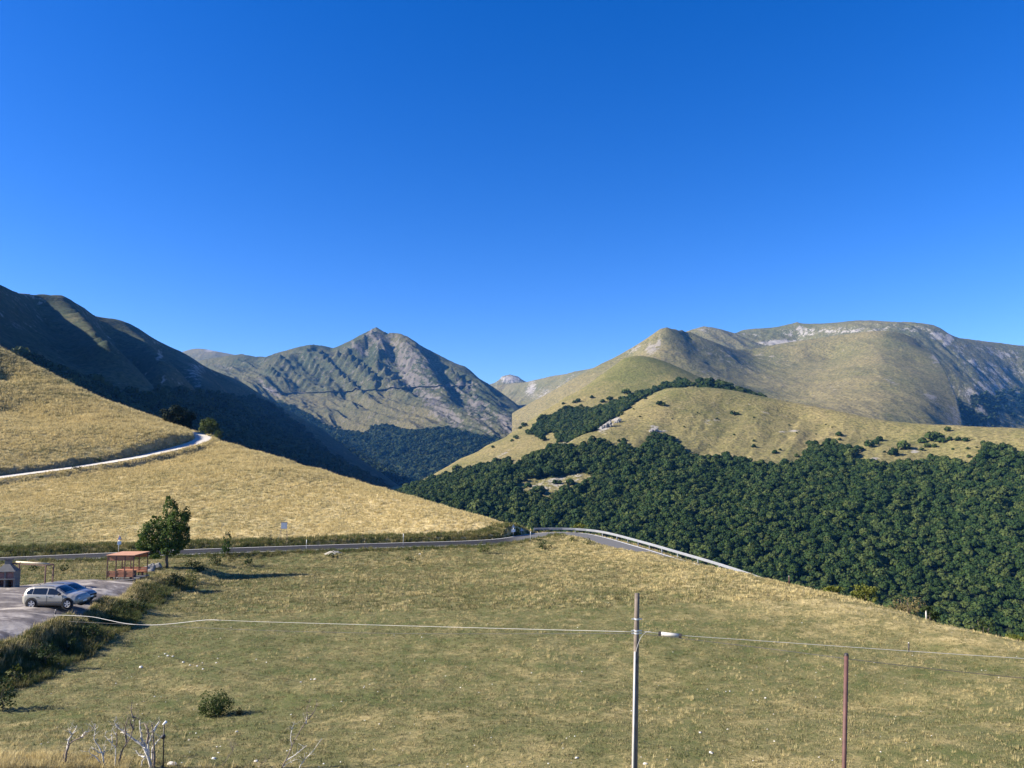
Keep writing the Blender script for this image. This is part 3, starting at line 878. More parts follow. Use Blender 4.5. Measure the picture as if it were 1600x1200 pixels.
# ------------------------------------------------------------------ woods and grass (uncountable: one object each, instanced leaf clumps)
def leaf_crown(seed, lobes=7, quads=52, leaf=.185, flat_=.8, spread=.62, open_=.25):
    """unit crown: lobes of outward-facing leaf clumps"""
    r = np.random.default_rng(seed)
    V, F = [], []
    cs = [(np.array([0, 0, .25]), .72)]
    for k in range(lobes):
        a = 2 * math.pi * (k + r.uniform(-.3, .3)) / lobes
        rad = spread * r.uniform(.75, 1.1)
        cs.append((np.array([math.cos(a) * rad, math.sin(a) * rad, r.uniform(-.45, .35)]), r.uniform(.34, .52)))
    for c, rr in cs:
        n = int(quads * (1.6 if rr > .6 else 1))
        for q in range(n):
            d = r.normal(size=3)
            d /= np.linalg.norm(d)
            if d[2] < -.55:
                d[2] = -d[2]
            p = c + d * rr * r.uniform(1 - open_, 1.08)
            p[2] *= flat_
            nn = d + r.normal(size=3) * .3
            nn /= np.linalg.norm(nn)
            t = np.cross(nn, r.normal(size=3))
            t /= np.linalg.norm(t)
            bt = np.cross(nn, t)
            s = leaf * r.uniform(.6, 1.25)
            i = len(V)
            V += [p + t * s, p + bt * s * .8, p - t * s, p - bt * s * .8]
            F.append((i, i + 1, i + 2, i + 3))
    return np.array(V), F

def proto(name, V, F, mat):
    """mesh wrapped for instancing; it is not itself placed in the scene"""
    me = bpy.data.meshes.new(name)
    me.from_pydata([tuple(v) for v in V], [], F)
    me.update()
    me.materials.append(mat)
    return bpy.data.objects.new(name, me)

def scatter(name, pts, size, rot, protos, up_scale=None):
    me = bpy.data.meshes.new(name)
    me.vertices.add(len(pts))
    me.vertices.foreach_set('co', np.asarray(pts, np.float32).ravel())
    for nm, vals in (('size', size), ('spin', rot)):
        a = me.attributes.new(nm, 'FLOAT', 'POINT')
        a.data.foreach_set('value', np.asarray(vals, np.float32))
    a = me.attributes.new('pick', 'INT', 'POINT')
    a.data.foreach_set('value', np.random.default_rng(len(pts)).integers(0, len(protos), len(pts)).astype(np.int32))
    ob = bpy.data.objects.new(name, me)
    col.objects.link(ob)
    ng = bpy.data.node_groups.new(name + '_scatter', 'GeometryNodeTree')
    ng.interface.new_socket('Geometry', in_out='INPUT', socket_type='NodeSocketGeometry')
    ng.interface.new_socket('Geometry', in_out='OUTPUT', socket_type='NodeSocketGeometry')
    N, L = ng.nodes, ng.links
    gi = N.new('NodeGroupInput')
    go = N.new('NodeGroupOutput')
    m2p = N.new('GeometryNodeMeshToPoints')
    L.new(gi.outputs[0], m2p.inputs[0])
    join = N.new('GeometryNodeJoinGeometry')
    for p in protos:
        oi = N.new('GeometryNodeObjectInfo')
        oi.inputs['Object'].default_value = p
        oi.inputs['As Instance'].default_value = True
        L.new(oi.outputs['Geometry'], join.inputs[0])
    iop = N.new('GeometryNodeInstanceOnPoints')
    L.new(m2p.outputs[0], iop.inputs['Points'])
    L.new(join.outputs[0], iop.inputs['Instance'])
    iop.inputs['Pick Instance'].default_value = True
    def named(nm, typ):
        n = N.new('GeometryNodeInputNamedAttribute')
        n.data_type = typ
        n.inputs['Name'].default_value = nm
        return n.outputs[0]
    L.new(named('pick', 'INT'), iop.inputs['Instance Index'])
    cx = N.new('ShaderNodeCombineXYZ')
    L.new(named('spin', 'FLOAT'), cx.inputs[2])
    L.new(cx.outputs[0], iop.inputs['Rotation'])
    L.new(named('size', 'FLOAT'), iop.inputs['Scale'])
    L.new(iop.outputs[0], go.inputs[0])
    md = ob.modifiers.new('scatter', 'NODES')
    md.node_group = ng
    tag(ob, kind='stuff')
    return ob

def leaf_mat(name, c0, c1, c2, trans=.25, rough=.6):
    """foliage: colour varies from plant to plant and leaf clump to leaf clump"""
    m, nd, lk, b = new_mat(name)
    oi = nd.new('ShaderNodeObjectInfo')
    g = nd.new('ShaderNodeNewGeometry')
    n = tex_noise(nd, lk, 1.1, 3, .6, obj_vec(nd, lk))
    f = mth(nd, lk, 'ADD', mth(nd, lk, 'MULTIPLY', oi.outputs['Random'], .85), mth(nd, lk, 'MULTIPLY', g.outputs['Random Per Island'], .3))
    c = ramp(nd, lk, f, [(.05, c0), (.6, c1), (1.0, c2)])
    lk.new(c, b.inputs['Base Color'])
    b.inputs['Roughness'].default_value = max(rough, .75)
    b.inputs['Specular IOR Level'].default_value = .10
    if trans:
        t = nd.new('ShaderNodeBsdfTranslucent')
        lk.new(mixc(nd, lk, 1.0, c, (1.1, 1.25, .6), 'MULTIPLY'), t.inputs['Color'])
        mx = nd.new('ShaderNodeMixShader')
        mx.inputs[0].default_value = trans
        lk.new(b.outputs[0], mx.inputs[1])
        lk.new(t.outputs[0], mx.inputs[2])
        lk.new(mx.outputs[0], nd['Material Output'].inputs['Surface'])
    return m

mat_wood = leaf_mat('beech_leaves', (.015, .032, .008), (.027, .051, .013), (.064, .082, .022), .12)
mat_wood_far = leaf_mat('far_wood_leaves', (.011, .026, .008), (.020, .038, .012), (.042, .056, .018), .12)
crowns = [proto('beech_crown', *leaf_crown(20 + k), mat_wood) for k in range(4)]
crowns_far = [proto('far_crown', *leaf_crown(40 + k, 6, 20, .30), mat_wood_far) for k in range(3)]

def plant_wood(name, which, H, us, D0, D1, spacing, rad, protos, seed, cull=True):
    r = np.random.default_rng(seed)
    x0 = min((us[0] - 800) / F_PX * D0, (us[0] - 800) / F_PX * D1)
    x1 = max((us[1] - 800) / F_PX * D0, (us[1] - 800) / F_PX * D1)
    gx, gy = np.meshgrid(np.arange(x0, x1, spacing), np.arange(D0, D1, spacing))
    gx = (gx + r.uniform(-.42, .42, gx.shape) * spacing).ravel()
    gy = (gy + r.uniform(-.42, .42, gy.shape) * spacing).ravel()
    u = 800 + F_PX * gx / gy
    k = (u > us[0]) & (u < us[1])
    gx, gy = gx[k], gy[k]
    z = H(gx, gy)
    k = wood_mask(which, gx, gy, z)
    gx, gy, z = gx[k], gy[k], z[k]
    sz = rad * np.exp(r.normal(size=len(gx)) * .24) * (1 + .25 * np.clip(fbm(gx / 40, gy / 40, 2), -.6, .8))
    P = np.stack([gx, gy, z + sz * .75 + rad * (.55 * np.clip(fbm(gx / 22 + 5, gy / 22, 2), -.7, .9) + .28 * r.normal(size=len(gx)))], 1)
    return scatter(name, P, sz, r.uniform(0, 6.28, len(gx)), protos)

w1 = plant_wood('beech_wood', 'hill', hill_h, (600, 1800), 385, 1330, 4.4, 3.2, crowns, 1)
w2 = plant_wood('valley_wood', 'peak', peak_h, (320, 850), 2150, 3400, 9.5, 6.6, crowns_far, 2)
w3 = plant_wood('slope_wood', 'shade', shade_h, (20, 660), 640, 2300, 9.0, 6.2, crowns_far, 3)
w4 = plant_wood('gully_wood', 'plat', plat_h, (1495, 1700), 2700, 3400, 13, 6, crowns_far, 4)

# ---- grass
def tuft(seed, blades, h, spread, w, lean=.5):
    r = np.random.default_rng(seed)
    V, F = [], []
    for k in range(blades):
        a = r.uniform(0, 6.283)
        rr = spread * math.sqrt(r.uniform())
        p = np.array([math.cos(a) * rr, math.sin(a) * rr, -.02])
        a2 = r.uniform(0, 6.283)
        hh = h * r.uniform(.5, 1.1)
        le = hh * lean * r.uniform(.2, 1)
        d = np.array([math.cos(a2), math.sin(a2), 0])
        s = np.array([-d[1], d[0], 0]) * w * r.uniform(.7, 1.2)
        i = len(V)
        mid = p + d * le * .35 + np.array([0, 0, hh * .6])
        V += [p - s, p + s, mid + s * .7, mid - s * .7, p + d * le + np.array([0, 0, hh])]
        F += [(i, i + 1, i + 2, i + 3), (i + 3, i + 2, i + 4)]
    return np.array(V), F

def grass_mat(name, stops, trans=.3, patch=.16):
    m, nd, lk, b = new_mat(name)
    oi = nd.new('ShaderNodeObjectInfo')
    geo = nd.new('ShaderNodeNewGeometry')
    n = tex_noise(nd, lk, patch, 4, .6, oi.outputs['Location'])
    f = mth(nd, lk, 'ADD', mth(nd, lk, 'MULTIPLY', oi.outputs['Random'], .55), mth(nd, lk, 'MULTIPLY', mth(nd, lk, 'SUBTRACT', n, .3), .9))
    f = mth(nd, lk, 'ADD', f, mth(nd, lk, 'MULTIPLY', mth(nd, lk, 'SUBTRACT', geo.outputs['Random Per Island'], .5), .3), True)
    c = ramp(nd, lk, f, stops)
    lk.new(c, b.inputs['Base Color'])
    b.inputs['Roughness'].default_value = .7
    b.inputs['Specular IOR Level'].default_value = .2
    t = nd.new('ShaderNodeBsdfTranslucent')
    lk.new(c, t.inputs['Color'])
    mx = nd.new('ShaderNodeMixShader')
    mx.inputs[0].default_value = trans
    lk.new(b.outputs[0], mx.inputs[1])
    lk.new(t.outputs[0], mx.inputs[2])
    lk.new(mx.outputs[0], nd['Material Output'].inputs['Surface'])
    return m

mat_dry = grass_mat('dry_grass', [(0, (.22, .175, .07)), (.4, (.46, .37, .165)), (1, (.68, .56, .28))])
mat_mix = grass_mat('meadow_turf', [(0, (.072, .088, .027)), (.35, (.138, .14, .052)), (.62, (.25, .21, .095)), (1, (.46, .38, .19))])
mat_lush = grass_mat('verge_grass', [(0, (.05, .075, .018)), (.5, (.09, .105, .03)), (.8, (.19, .16, .06)), (1, (.32, .25, .10))])
turf = [proto('turf_tuft', *tuft(60 + k, 12, .085, .14, .010, .9), mat_mix) for k in range(3)]
straw = [proto('straw_tuft', *tuft(70 + k, 14, .30, .13, .007, .6), mat_dry) for k in range(3)]
clump = [proto('straw_clump', *tuft(80 + k, 16, .34, .34, .022, .7), mat_dry) for k in range(3)]
clump_g = [proto('turf_clump', *tuft(90 + k, 14, .20, .30, .022, .8), mat_mix) for k in range(3)]
verge = [proto('verge_tuft', *tuft(100 + k, 20, .42, .22, .014, .6), mat_lush) for k in range(3)]

def bilinear(A, x, y):
    return Height(n_us, n_Ds, A)(x, y)

def scatter_zone(D0, D1, u0, u1, dens, seed):
    r = np.random.default_rng(seed)
    n = int(dens * .5 * (D1 ** 2 - D0 ** 2) * (u1 - u0) / F_PX)
    y = np.sqrt(r.uniform(D0 ** 2, D1 ** 2, n))
    x = (r.uniform(u0, u1, n) - 800) / F_PX * y
    d1 = bilinear(d_road, x, y)
    d2 = bilinear(d_track, x, y)
    k = (d1 > ROAD_W / 2 + .15) & (d2 > TRACK_W / 2 + .2) & ~in_carpark(x, y, .3)
    x, y = x[k], y[k]
    return x, y, near_h(x, y), bilinear(dryv, x, y), r

# ------------------------------------------------------------------ car park
cp_edge = [flat(*q) for q in [(-420, 1080, 1.45), (-100, 1036, 1.42), (0, 1008, 1.42), (30, 993, 1.42), (60, 981, 1.42), (85, 971, 1.4), (110, 962, 1.38), (140, 947, 1.3), (165, 934, 1.22), (190, 922, 1.1), (212, 911, 1.0), (224, 906.5, .95)]]
cp_back = [flat(*q) for q in [(205, 905.8, .92), (160, 908, .92), (100, 907, .95), (50, 914, .97), (0, 918, .98), (-420, 928, 1.0)]]
cp_poly = [nat(*q)[:2] for q in cp_edge + cp_back]

def in_carpark(x, y, margin=0.0):
    P = np.array(cp_poly)
    if margin:
        c = P.mean(0)
        P = P + (P - c) / np.linalg.norm(P - c, axis=1)[:, None] * margin
    return in_poly(np.asarray(x), np.asarray(y), P)

def carpark_mesh():
    us = np.linspace(-420, 230, 420)
    Ds = np.linspace(34, 74, 260)
    X, Y = polar_grid(us, Ds)
    # ragged broken edge
    jx = X + .35 * fbm(X / 1.3, Y / 1.3, 3)
    jy = Y + .35 * fbm(X / 1.3 + 7, Y / 1.3, 3)
    ins = in_poly(jx, jy, np.array(cp_poly))
    Z = near_h(X, Y) + .02
    f = grid_faces(*X.shape)
    keep = ins.ravel()[f].all(1)
    f = f[keep]
    used = np.unique(f)
    remap = -np.ones(X.size, int)
    remap[used] = np.arange(len(used))
    V = np.stack([X.ravel(), Y.ravel(), Z.ravel()], 1)[used]
    return V, remap[f]

m, nd, lk, b = new_mat('worn_tarmac')
b.inputs['Specular IOR Level'].default_value = .08
b.inputs['Roughness'].default_value = .9
vec = obj_vec(nd, lk, (.45, 1.0, 1.0), (0, 0, .25))
a1 = tex_noise(nd, lk, .55, 8, .68, vec, .9)
a2 = tex_noise(nd, lk, 9, 6, .7, vec)
a3 = tex_noise(nd, lk, .16, 4, .5, obj_vec(nd, lk), .3)
c = ramp(nd, lk, a1, [(.42, (.066, .054, .052)), (.48, (.125, .107, .10)), (.515, (.21, .183, .165)), (.58, (.40, .36, .31))])
c = mixc(nd, lk, ramp(nd, lk, a3, [(.45, (0, 0, 0)), (.75, (1, 1, 1))]), c, (.085, .071, .068))
c = mixc(nd, lk, .25, c, ramp(nd, lk, a2, [(.3, (.12, .11, .10)), (.7, (.45, .42, .38))]))
lk.new(c, b.inputs['Base Color'])
bump(nd, lk, mth(nd, lk, 'ADD', a1, mth(nd, lk, 'MULTIPLY', a2, .25)), .5, .08, b)
tag(link_mesh('car_park', *carpark_mesh(), m, smooth=True), kind='structure')

# ------------------------------------------------------------------ grass over the near ground
def lay_grass(name, x, y, z, size, protos, seed):
    r = np.random.default_rng(seed)
    scatter(name, np.stack([x, y, z], 1), size, r.uniform(0, 6.28, len(x)), protos)

x, y, z, dv, r = scatter_zone(23, 62, -260, 1860, 17, 11)
patch = fbm(x / 5.0, y / 5.0, 4) + .55 * fbm(x / 1.1, y / 1.1, 3)
pr = np.clip(.16 + .75 * (dv - .45) + .55 * patch, 0.015, 1)
isdry = r.uniform(size=len(x)) < pr
lay_grass('meadow_grass', x[~isdry], y[~isdry], z[~isdry], r.uniform(.6, 1.5, (~isdry).sum()), turf, 1)
lay_grass('dry_grass', x[isdry], y[isdry], z[isdry], r.uniform(.28, .78, isdry.sum()) * (1 + .8 * np.clip(dv[isdry] - .7, 0, 1)), straw, 2)
x, y, z, dv, r = scatter_zone(62, 128, -260, 1400, 8, 12)
low = y < np.interp(x, road_path[:110, 0], road_path[:110, 1])
low |= (x > 5)
x, y, z, dv = x[low], y[low], z[low], dv[low]
patch = fbm(x / 7.0, y / 7.0, 4) + .4 * fbm(x / 1.6, y / 1.6, 3)
isdry = r.uniform(size=len(x)) < np.clip(.22 + 1.0 * (dv - .42) + .5 * patch, .02, 1)
lay_grass('far_meadow_grass', x[~isdry], y[~isdry], z[~isdry], r.uniform(.5, 1.2, (~isdry).sum()), clump_g, 3)
lay_grass('far_dry_grass', x[isdry], y[isdry], z[isdry], r.uniform(.4, .95, isdry.sum()), clump, 4)
x, y, z, dv, r = scatter_zone(88, 330, -400, 840, 4.0, 13)
up = (y > np.interp(x, road_path[:110, 0], road_path[:110, 1])) & (x < 5)
x, y, z, dv = x[up], y[up], z[up], dv[up]
patch = fbm(x / 14.0, y / 14.0, 4) + .4 * fbm(x / 3, y / 3, 3)
isdry = r.uniform(size=len(x)) < np.clip(.55 + 1.1 * (dv - .62) + .5 * patch, .03, 1)
sz = np.clip(y / 110, 1, 2.4)
lay_grass('hillside_green_grass', x[~isdry], y[~isdry], z[~isdry], (r.uniform(.6, 1.3, len(x)) * sz)[~isdry], clump_g, 5)
lay_grass('hillside_dry_grass', x[isdry], y[isdry], z[isdry], (r.uniform(.6, 1.25, len(x)) * sz)[isdry], clump, 6)

# ------------------------------------------------------------------ small mesh kit for objects
class MB:
    def __init__(self):
        self.V, self.F = [], []
    def add(self, V, F):
        o = len(self.V)
        self.V += [tuple(map(float, v)) for v in V]
        self.F += [tuple(i + o for i in f) for f in F]
        return self
    def box(self, c, s, rz=0.0, bev=0.0):
        cx, cy, cz = c
        a, b_, h = s[0] / 2, s[1] / 2, s[2] / 2
        co, si = math.cos(rz), math.sin(rz)
        if bev <= 0:
            P = [(x, y, z) for z in (-h, h) for (x, y) in ((-a, -b_), (a, -b_), (a, b_), (-a, b_))]
            Fc = [(3, 2, 1, 0), (4, 5, 6, 7), (0, 1, 5, 4), (1, 2, 6, 5), (2, 3, 7, 6), (3, 0, 4, 7)]
        else:
            e = bev
            ring = lambda x, y: [(-x + e, -y), (x - e, -y), (x, -y + e), (x, y - e), (x - e, y), (-x + e, y), (-x, y - e), (-x, -y + e)]
            P, Fc = [], []
            for z, k in ((-h, e), (-h + e, 0), (h - e, 0), (h, e)):
                P += [(x, y, z) for x, y in ring(a - k, b_ - k)]
            for l in range(3):
                for i in range(8):
                    j = (i + 1) % 8
                    Fc.append((l * 8 + i, l * 8 + j, (l + 1) * 8 + j, (l + 1) * 8 + i))
            Fc.append(tuple(range(7, -1, -1)))
            Fc.append(tuple(range(24, 32)))
        return self.add([(cx + x * co - y * si, cy + x * si + y * co, cz + z) for x, y, z in P], Fc)
    def tube(self, pts, rad, n=8, cap=True):
        P = np.asarray(pts, float)
        if np.isscalar(rad):
            rad = [rad] * len(P)
        V, F = [], []
        T = np.gradient(P, axis=0) if len(P) > 2 else np.array([P[1] - P[0]] * 2)
        ref = np.array([0, 0, 1.0])
        t0 = T[0] / np.linalg.norm(T[0])
        if abs(t0[2]) > .9:
            ref = np.array([1.0, 0, 0])
        for p, t, r in zip(P, T, rad):
            t = t / max(np.linalg.norm(t), 1e-9)
            s = np.cross(t, ref)
            if np.linalg.norm(s) < 1e-3:
                s = np.cross(t, np.array([0, 1.0, 0]))
            s /= np.linalg.norm(s)
            q = np.cross(s, t)
            for k in range(n):
                a = 2 * math.pi * k / n
                V.append(p + r * (math.cos(a) * s + math.sin(a) * q))
        for i in range(len(P) - 1):
            for k in range(n):
                j = (k + 1) % n
                F.append((i * n + k, i * n + j, (i + 1) * n + j, (i + 1) * n + k))
        if cap:
            F.append(tuple(range(n))[::-1])
            F.append(tuple((len(P) - 1) * n + k for k in range(n)))
        return self.add(V, F)
    def lathe_y(self, prof, c, n=24):
        """profile of (offset along y, radius) turned about the y axis"""
        V, F = [], []
        for (yy, r) in prof:
            for k in range(n):
                a = 2 * math.pi * k / n
                V.append((c[0] + r * math.cos(a), c[1] + yy, c[2] + r * math.sin(a)))
        for i in range(len(prof) - 1):
            for k in range(n):
                j = (k + 1) % n
                F.append((i * n + k, i * n + j, (i + 1) * n + j, (i + 1) * n + k))
        return self.add(V, F)
    def build(self, name, mat, parent=None, smooth=False):
        return link_mesh(name, self.V, self.F, mat, smooth, parent)

def rock_mesh(seed, n=3, rough=.35, flat_=.7):
    import bmesh
    bm = bmesh.new()
    bmesh.ops.create_icosphere(bm, subdivisions=n, radius=1)
    off = Vector((seed * 3.1, seed * 1.7, seed * .9))
    for v in bm.verts:
        p = v.co.copy()
        k = 1 + rough * mnoise.noise(p * 1.3 + off) + rough * .5 * mnoise.noise(p * 3.1 + off)
        v.co = p * k
        # planar breaks
        for d in (Vector((.8, .3, .5)), Vector((-.6, .5, .6)), Vector((.1, -.9, .35)), Vector((-.3, -.2, .93))):
            d = d.normalized()
            e = v.co.dot(d) - .78
            if e > 0:
                v.co -= d * e * .85
        v.co.z *= flat_
    V = [tuple(v.co) for v in bm.verts]
    F = [tuple(x.index for x in f.verts) for f in bm.faces]
    bm.free()
    return V, F

# ------------------------------------------------------------------ materials of things
M_wood_old = plain('weathered_pole_wood', (.13, .105, .085), .9, var=.35, vscale=4)
M_conduit = plain('pale_conduit', (.42, .40, .36), .6, var=.15)
M_steel = plain('galvanised_steel', (.55, .56, .57), .45, .6, var=.08)
M_steel_dull = plain('dull_zinc', (.22, .23, .245), .65, .1, var=.1, vscale=1.2)
M_rust = plain('red_brown_paint', (.085, .036, .030), .7, var=.25, vscale=5)
M_dark = plain('dark_metal', (.035, .03, .03), .55, .3)
M_black = plain('black_rubber', (.008, .008, .009), .85, spec=.15)
M_white = plain('white_paint', (.78, .77, .74), .55)
M_board = plain('orange_stained_board', (.31, .125, .064), .7, var=.22, vscale=3)
M_roof = plain('pale_orange_roof_board', (.44, .225, .125), .75, var=.12, vscale=2)  # roof boards are a paler orange than the bench boards
M_frame = plain('brown_frame_steel', (.10, .042, .030), .6, var=.2)
M_bark = plain('bark', (.10, .075, .055), .95, var=.35, vscale=6)
M_dead = plain('bleached_dead_wood', (.46, .43, .38), .9, var=.35, vscale=7)
M_dead_dark = plain('dark_dead_bark', (.16, .125, .10), .9, var=.5, vscale=5)
M_stone = plain('white_limestone', (.58, .55, .48), .9, var=.18, vscale=3)
M_grey_stone = plain('grey_limestone', (.20, .19, .175), .95, var=.3, vscale=1.5)
M_concrete = plain('grey_concrete', (.13, .127, .122), .9, var=.15)
M_red = plain('sign_red', (.55, .06, .05), .5)
M_cable = plain('pale_cable', (.34, .33, .31), .5)
M_cable_d = plain('dark_cable', (.045, .04, .04), .6)
M_panel = plain('grey_board_panel', (.40, .43, .47), .5, var=.12, vscale=4)

def catenary(a, b, sag, n=30):
    t = np.linspace(0, 1, n)[:, None]
    p = np.asarray(a) * (1 - t) + np.asarray(b) * t
    p[:, 2] -= sag * 4 * (t[:, 0] * (1 - t[:, 0]))
    return p

# ------------------------------------------------------------------ utility pole, rusty post, cables
top = at(995.5, 927, 24.6)
ref_ = at(991.2, 1200, 24.3)
gdir = (ref_ - top) / (top[2] - ref_[2])
base = top + gdir * (top[2] - ground(ref_[0], ref_[1]) + .4)
pole = empty('utility_pole', (base[0], base[1], base[2] + .4), 0, 'tall weathered wooden pole with clamps and a pale conduit, carrying the overhead cables', 'pole')
off = np.array(pole.location)
mb = MB()
n = 14
tt = np.linspace(0, 1, n)
mb.tube([base * (1 - t) + top * t - off for t in tt], [.105 - .028 * t for t in tt], 14)
mb.build('shaft', M_wood_old, pole, True)
def on_pole(v):
    t = (top[2] - at(993, v, 24.45)[2])
    return top + gdir * t
mb = MB()
a_, b_ = on_pole(1018) - off, base - off
mb.tube([a_ + np.array([-.05, -.085, 0]), b_ + np.array([-.06, -.12, 0])], .034, 8)
mb.build('conduit', M_conduit, pole, True)
for vv in (968, 986, 990):
    mb = MB()
    p = on_pole(vv) - off
    mb.tube([p - np.array([0, 0, .025]), p + np.array([0, 0, .025])], .095, 14)
    mb.box(p + np.array([-.12, -.03, 0]), (.10, .03, .03))
    mb.box(p + np.array([.12, -.03, 0]), (.10, .03, .03))
    mb.build('clamp', M_steel, pole)
mb = MB()
p0 = on_pole(987)
mb.tube(smooth_path([at(1018, 986.5, 24.5) - off, at(1010, 987, 24.5) - off, at(1002, 994, 24.4) - off, at(997, 1006, 24.35) - off, on_pole(1022) - off + np.array([-.05, -.09, 0])], .05), .008, 6)
mb.build('drop_cable', M_cable, pole, True)

rtop = at(1322.5, 1023, 20.6)
rref = at(1319, 1200, 20.4)
rg = (rref - rtop) / (rtop[2] - rref[2])
rbase = rtop + rg * (rtop[2] - ground(rref[0], rref[1]) + .3)
post = empty('iron_post', (rbase[0], rbase[1], rbase[2] + .3), 0, 'slender red brown iron post under the dark cable, right of the wooden pole', 'post')
off = np.array(post.location)
MB().tube([rbase - off, rtop - off], .056, 12).build('shaft', M_rust, post, True)
MB().tube([rtop - off - np.array([0, 0, .02]), rtop - off + np.array([0, 0, .035])], [.062, .05], 12).build('cap', M_dark, post)

def cable(name, pts, rad, mat, label, step=.4):
    mb = MB()
    P = smooth_path(pts, step, 3)
    c = P[len(P) // 2].copy()
    mb.tube(P - c, rad, 6)
    o = mb.build(name, mat, None, True)
    o.location = tuple(c)
    return tag(o, label, 'cable', 'overhead cables across the meadow')

cable('overhead_cable', [on_pole(988) + np.array([-.12, 0, 0]), at(800, 982.5, 27.5), at(530, 975, 34), at(400, 971.3, 38), at(345, 969, 40)], .0075, M_cable, 'thin pale cable running left from the wooden pole across the meadow')
cable('overhead_cable', [at(345, 969.3, 40), at(330, 968.2, 40.4), at(312, 969.5, 41), at(280, 973.5, 42), at(240, 977, 43.5), at(200, 975.5, 45), at(165, 968, 46.5), at(145, 963.5, 47.5), at(110, 961.5, 48.5), at(85, 961, 49)], .015, M_cable, 'thick white cable sagging in a bow beside the car park bank', .25)
cable('overhead_cable', [on_pole(990.5) + np.array([-.12, 0, 0]), at(800, 990.5, 27.5), at(600, 990, 32), at(400, 985, 38), at(245, 977.5, 42), at(107, 971, 45)], .0075, M_cable_d, 'thin dark cable running left from the wooden pole, below the pale one')
cable('overhead_cable', [on_pole(987) + np.array([.12, 0, 0]), at(1030, 989.5, 24.4), at(1062, 993, 24.2), at(1200, 1002, 23.5), at(1413, 1017, 22.4), at(1600, 1029, 21.6), at(1900, 1047, 20.4)], .007, M_cable, 'pale cable with a splice box running right from the wooden pole')
cable('overhead_cable', [on_pole(991) + np.array([.12, 0, 0]), at(1100, 1001.5, 23.6), at(1200, 1013.5, 22.4), at(1322, 1029, 20.55), at(1413, 1040.5, 20.0), at(1600, 1060, 19.2), at(1900, 1088, 18)], .008, M_cable_d, 'dark cable running right from the wooden pole past the iron post')
sb_a, sb_b = at(1031, 990, 24.35), at(1063, 993.4, 24.15)
sb = empty('splice_box', (sb_a + sb_b) / 2, 0, 'pale grey tubular splice box hanging on the cable right of the pole', 'cable box')
MB().tube([sb_a - (sb_a + sb_b) / 2, sb_b - (sb_a + sb_b) / 2], .062, 12).build('sleeve', M_conduit, sb, True)
for q in (sb_a, sb_b):
    d = (sb_b - sb_a) / np.linalg.norm(sb_b - sb_a)
    MB().tube([q - (sb_a + sb_b) / 2 - d * .04, q - (sb_a + sb_b) / 2 + d * .04], .07, 12).build('end_cap', M_dark, sb)

# thin iron stake with an insulator, in front of the dead bushes
g0 = on_ground(255, 1199, 20, 40)
st_top = at(256.5, 1130, g0[1])
st = empty('fence_stake', g0, 0, 'thin dark stake with a white knob on top, right of the dead bushes', 'stake')
MB().tube([(0, 0, -.2), (st_top[0] - g0[0], 0, st_top[2] - g0[2])], .022, 8).build('rod', M_dark, st, True)
MB().tube([(st_top[0] - g0[0] - .03, 0, st_top[2] - g0[2] - .05), (st_top[0] - g0[0] + .07, 0, st_top[2] - g0[2] + .05)], [.035, .05], 10).build('cap', M_white, st, True)
kz = at(255, 1151, g0[1])[2] - g0[2]
MB().lathe_y([(-.07, .0), (-.06, .06), (0, .085), (.06, .06), (.07, 0)], (st_top[0] - g0[0] - .01, 0, kz), 12).build('insulator', M_dark, st, True)

# ------------------------------------------------------------------ guardrail along the outer side of the bend
T_ = np.gradient(road_path[:, :2], axis=0)
T_ /= np.linalg.norm(T_, axis=1)[:, None]
Nl = np.stack([-T_[:, 1], T_[:, 0]], 1)
gp = np.concatenate([road_path[:, :2] + Nl * (hw + .55), road_path[:, 2:3]], 1)
pu, pv = project(gp)
i0 = int(np.argmin(np.hypot(pu - 834, (pv - 834)) + 1000 * (np.arange(len(pu)) > 400)))
i1 = int(np.argmax((pu > 1245) & (np.arange(len(pu)) > i0)))
gp = gp[i0:i1 + 1]
for _ in range(6):
    gp[1:-1] = gp[1:-1] * .5 + (gp[:-2] + gp[2:]) * .25
gc = gp[len(gp) // 2].copy()
gr = empty('guardrail', gc, 0, 'long galvanised guardrail round the outside of the road bend', 'guardrail')
Tg = np.gradient(gp[:, :2], axis=0)
Tg /= np.linalg.norm(Tg, axis=1)[:, None]
Ng = np.stack([-Tg[:, 1], Tg[:, 0]], 1)
prof = [(.0, .45), (.0, .48), (-.075, .525), (-.075, .565), (0, .61), (0, .65), (-.075, .695), (-.075, .735), (0, .78), (0, .81), (.02, .81), (.02, .45)]
V, F = [], []
for (o, h) in prof:
    V += [np.append(p[:2] + nn * o, p[2] + h) - gc for p, nn in zip(gp, Ng)]
n = len(gp)
for r_ in range(len(prof)):
    r2 = (r_ + 1) % len(prof)
    for i in range(n - 1):
        F.append((r_ * n + i, r_ * n + i + 1, r2 * n + i + 1, r2 * n + i))
link_mesh('rail', V, F, M_steel_dull, False, gr)
pm = MB().box((0, 0, 0), (.10, .12, 1.2)).build('post', M_steel_dull, gr)
first = True
for i in range(0, n, 3):
    p = np.append(gp[i][:2] + Ng[i] * .09, gp[i][2] + .12) - gc
    o = pm if first else pm.copy()
    if not first:
        col.objects.link(o)
        o.parent = gr
    first = False
    o.location = tuple(p)
    o.rotation_euler = (0, 0, math.atan2(Tg[i][1], Tg[i][0]))

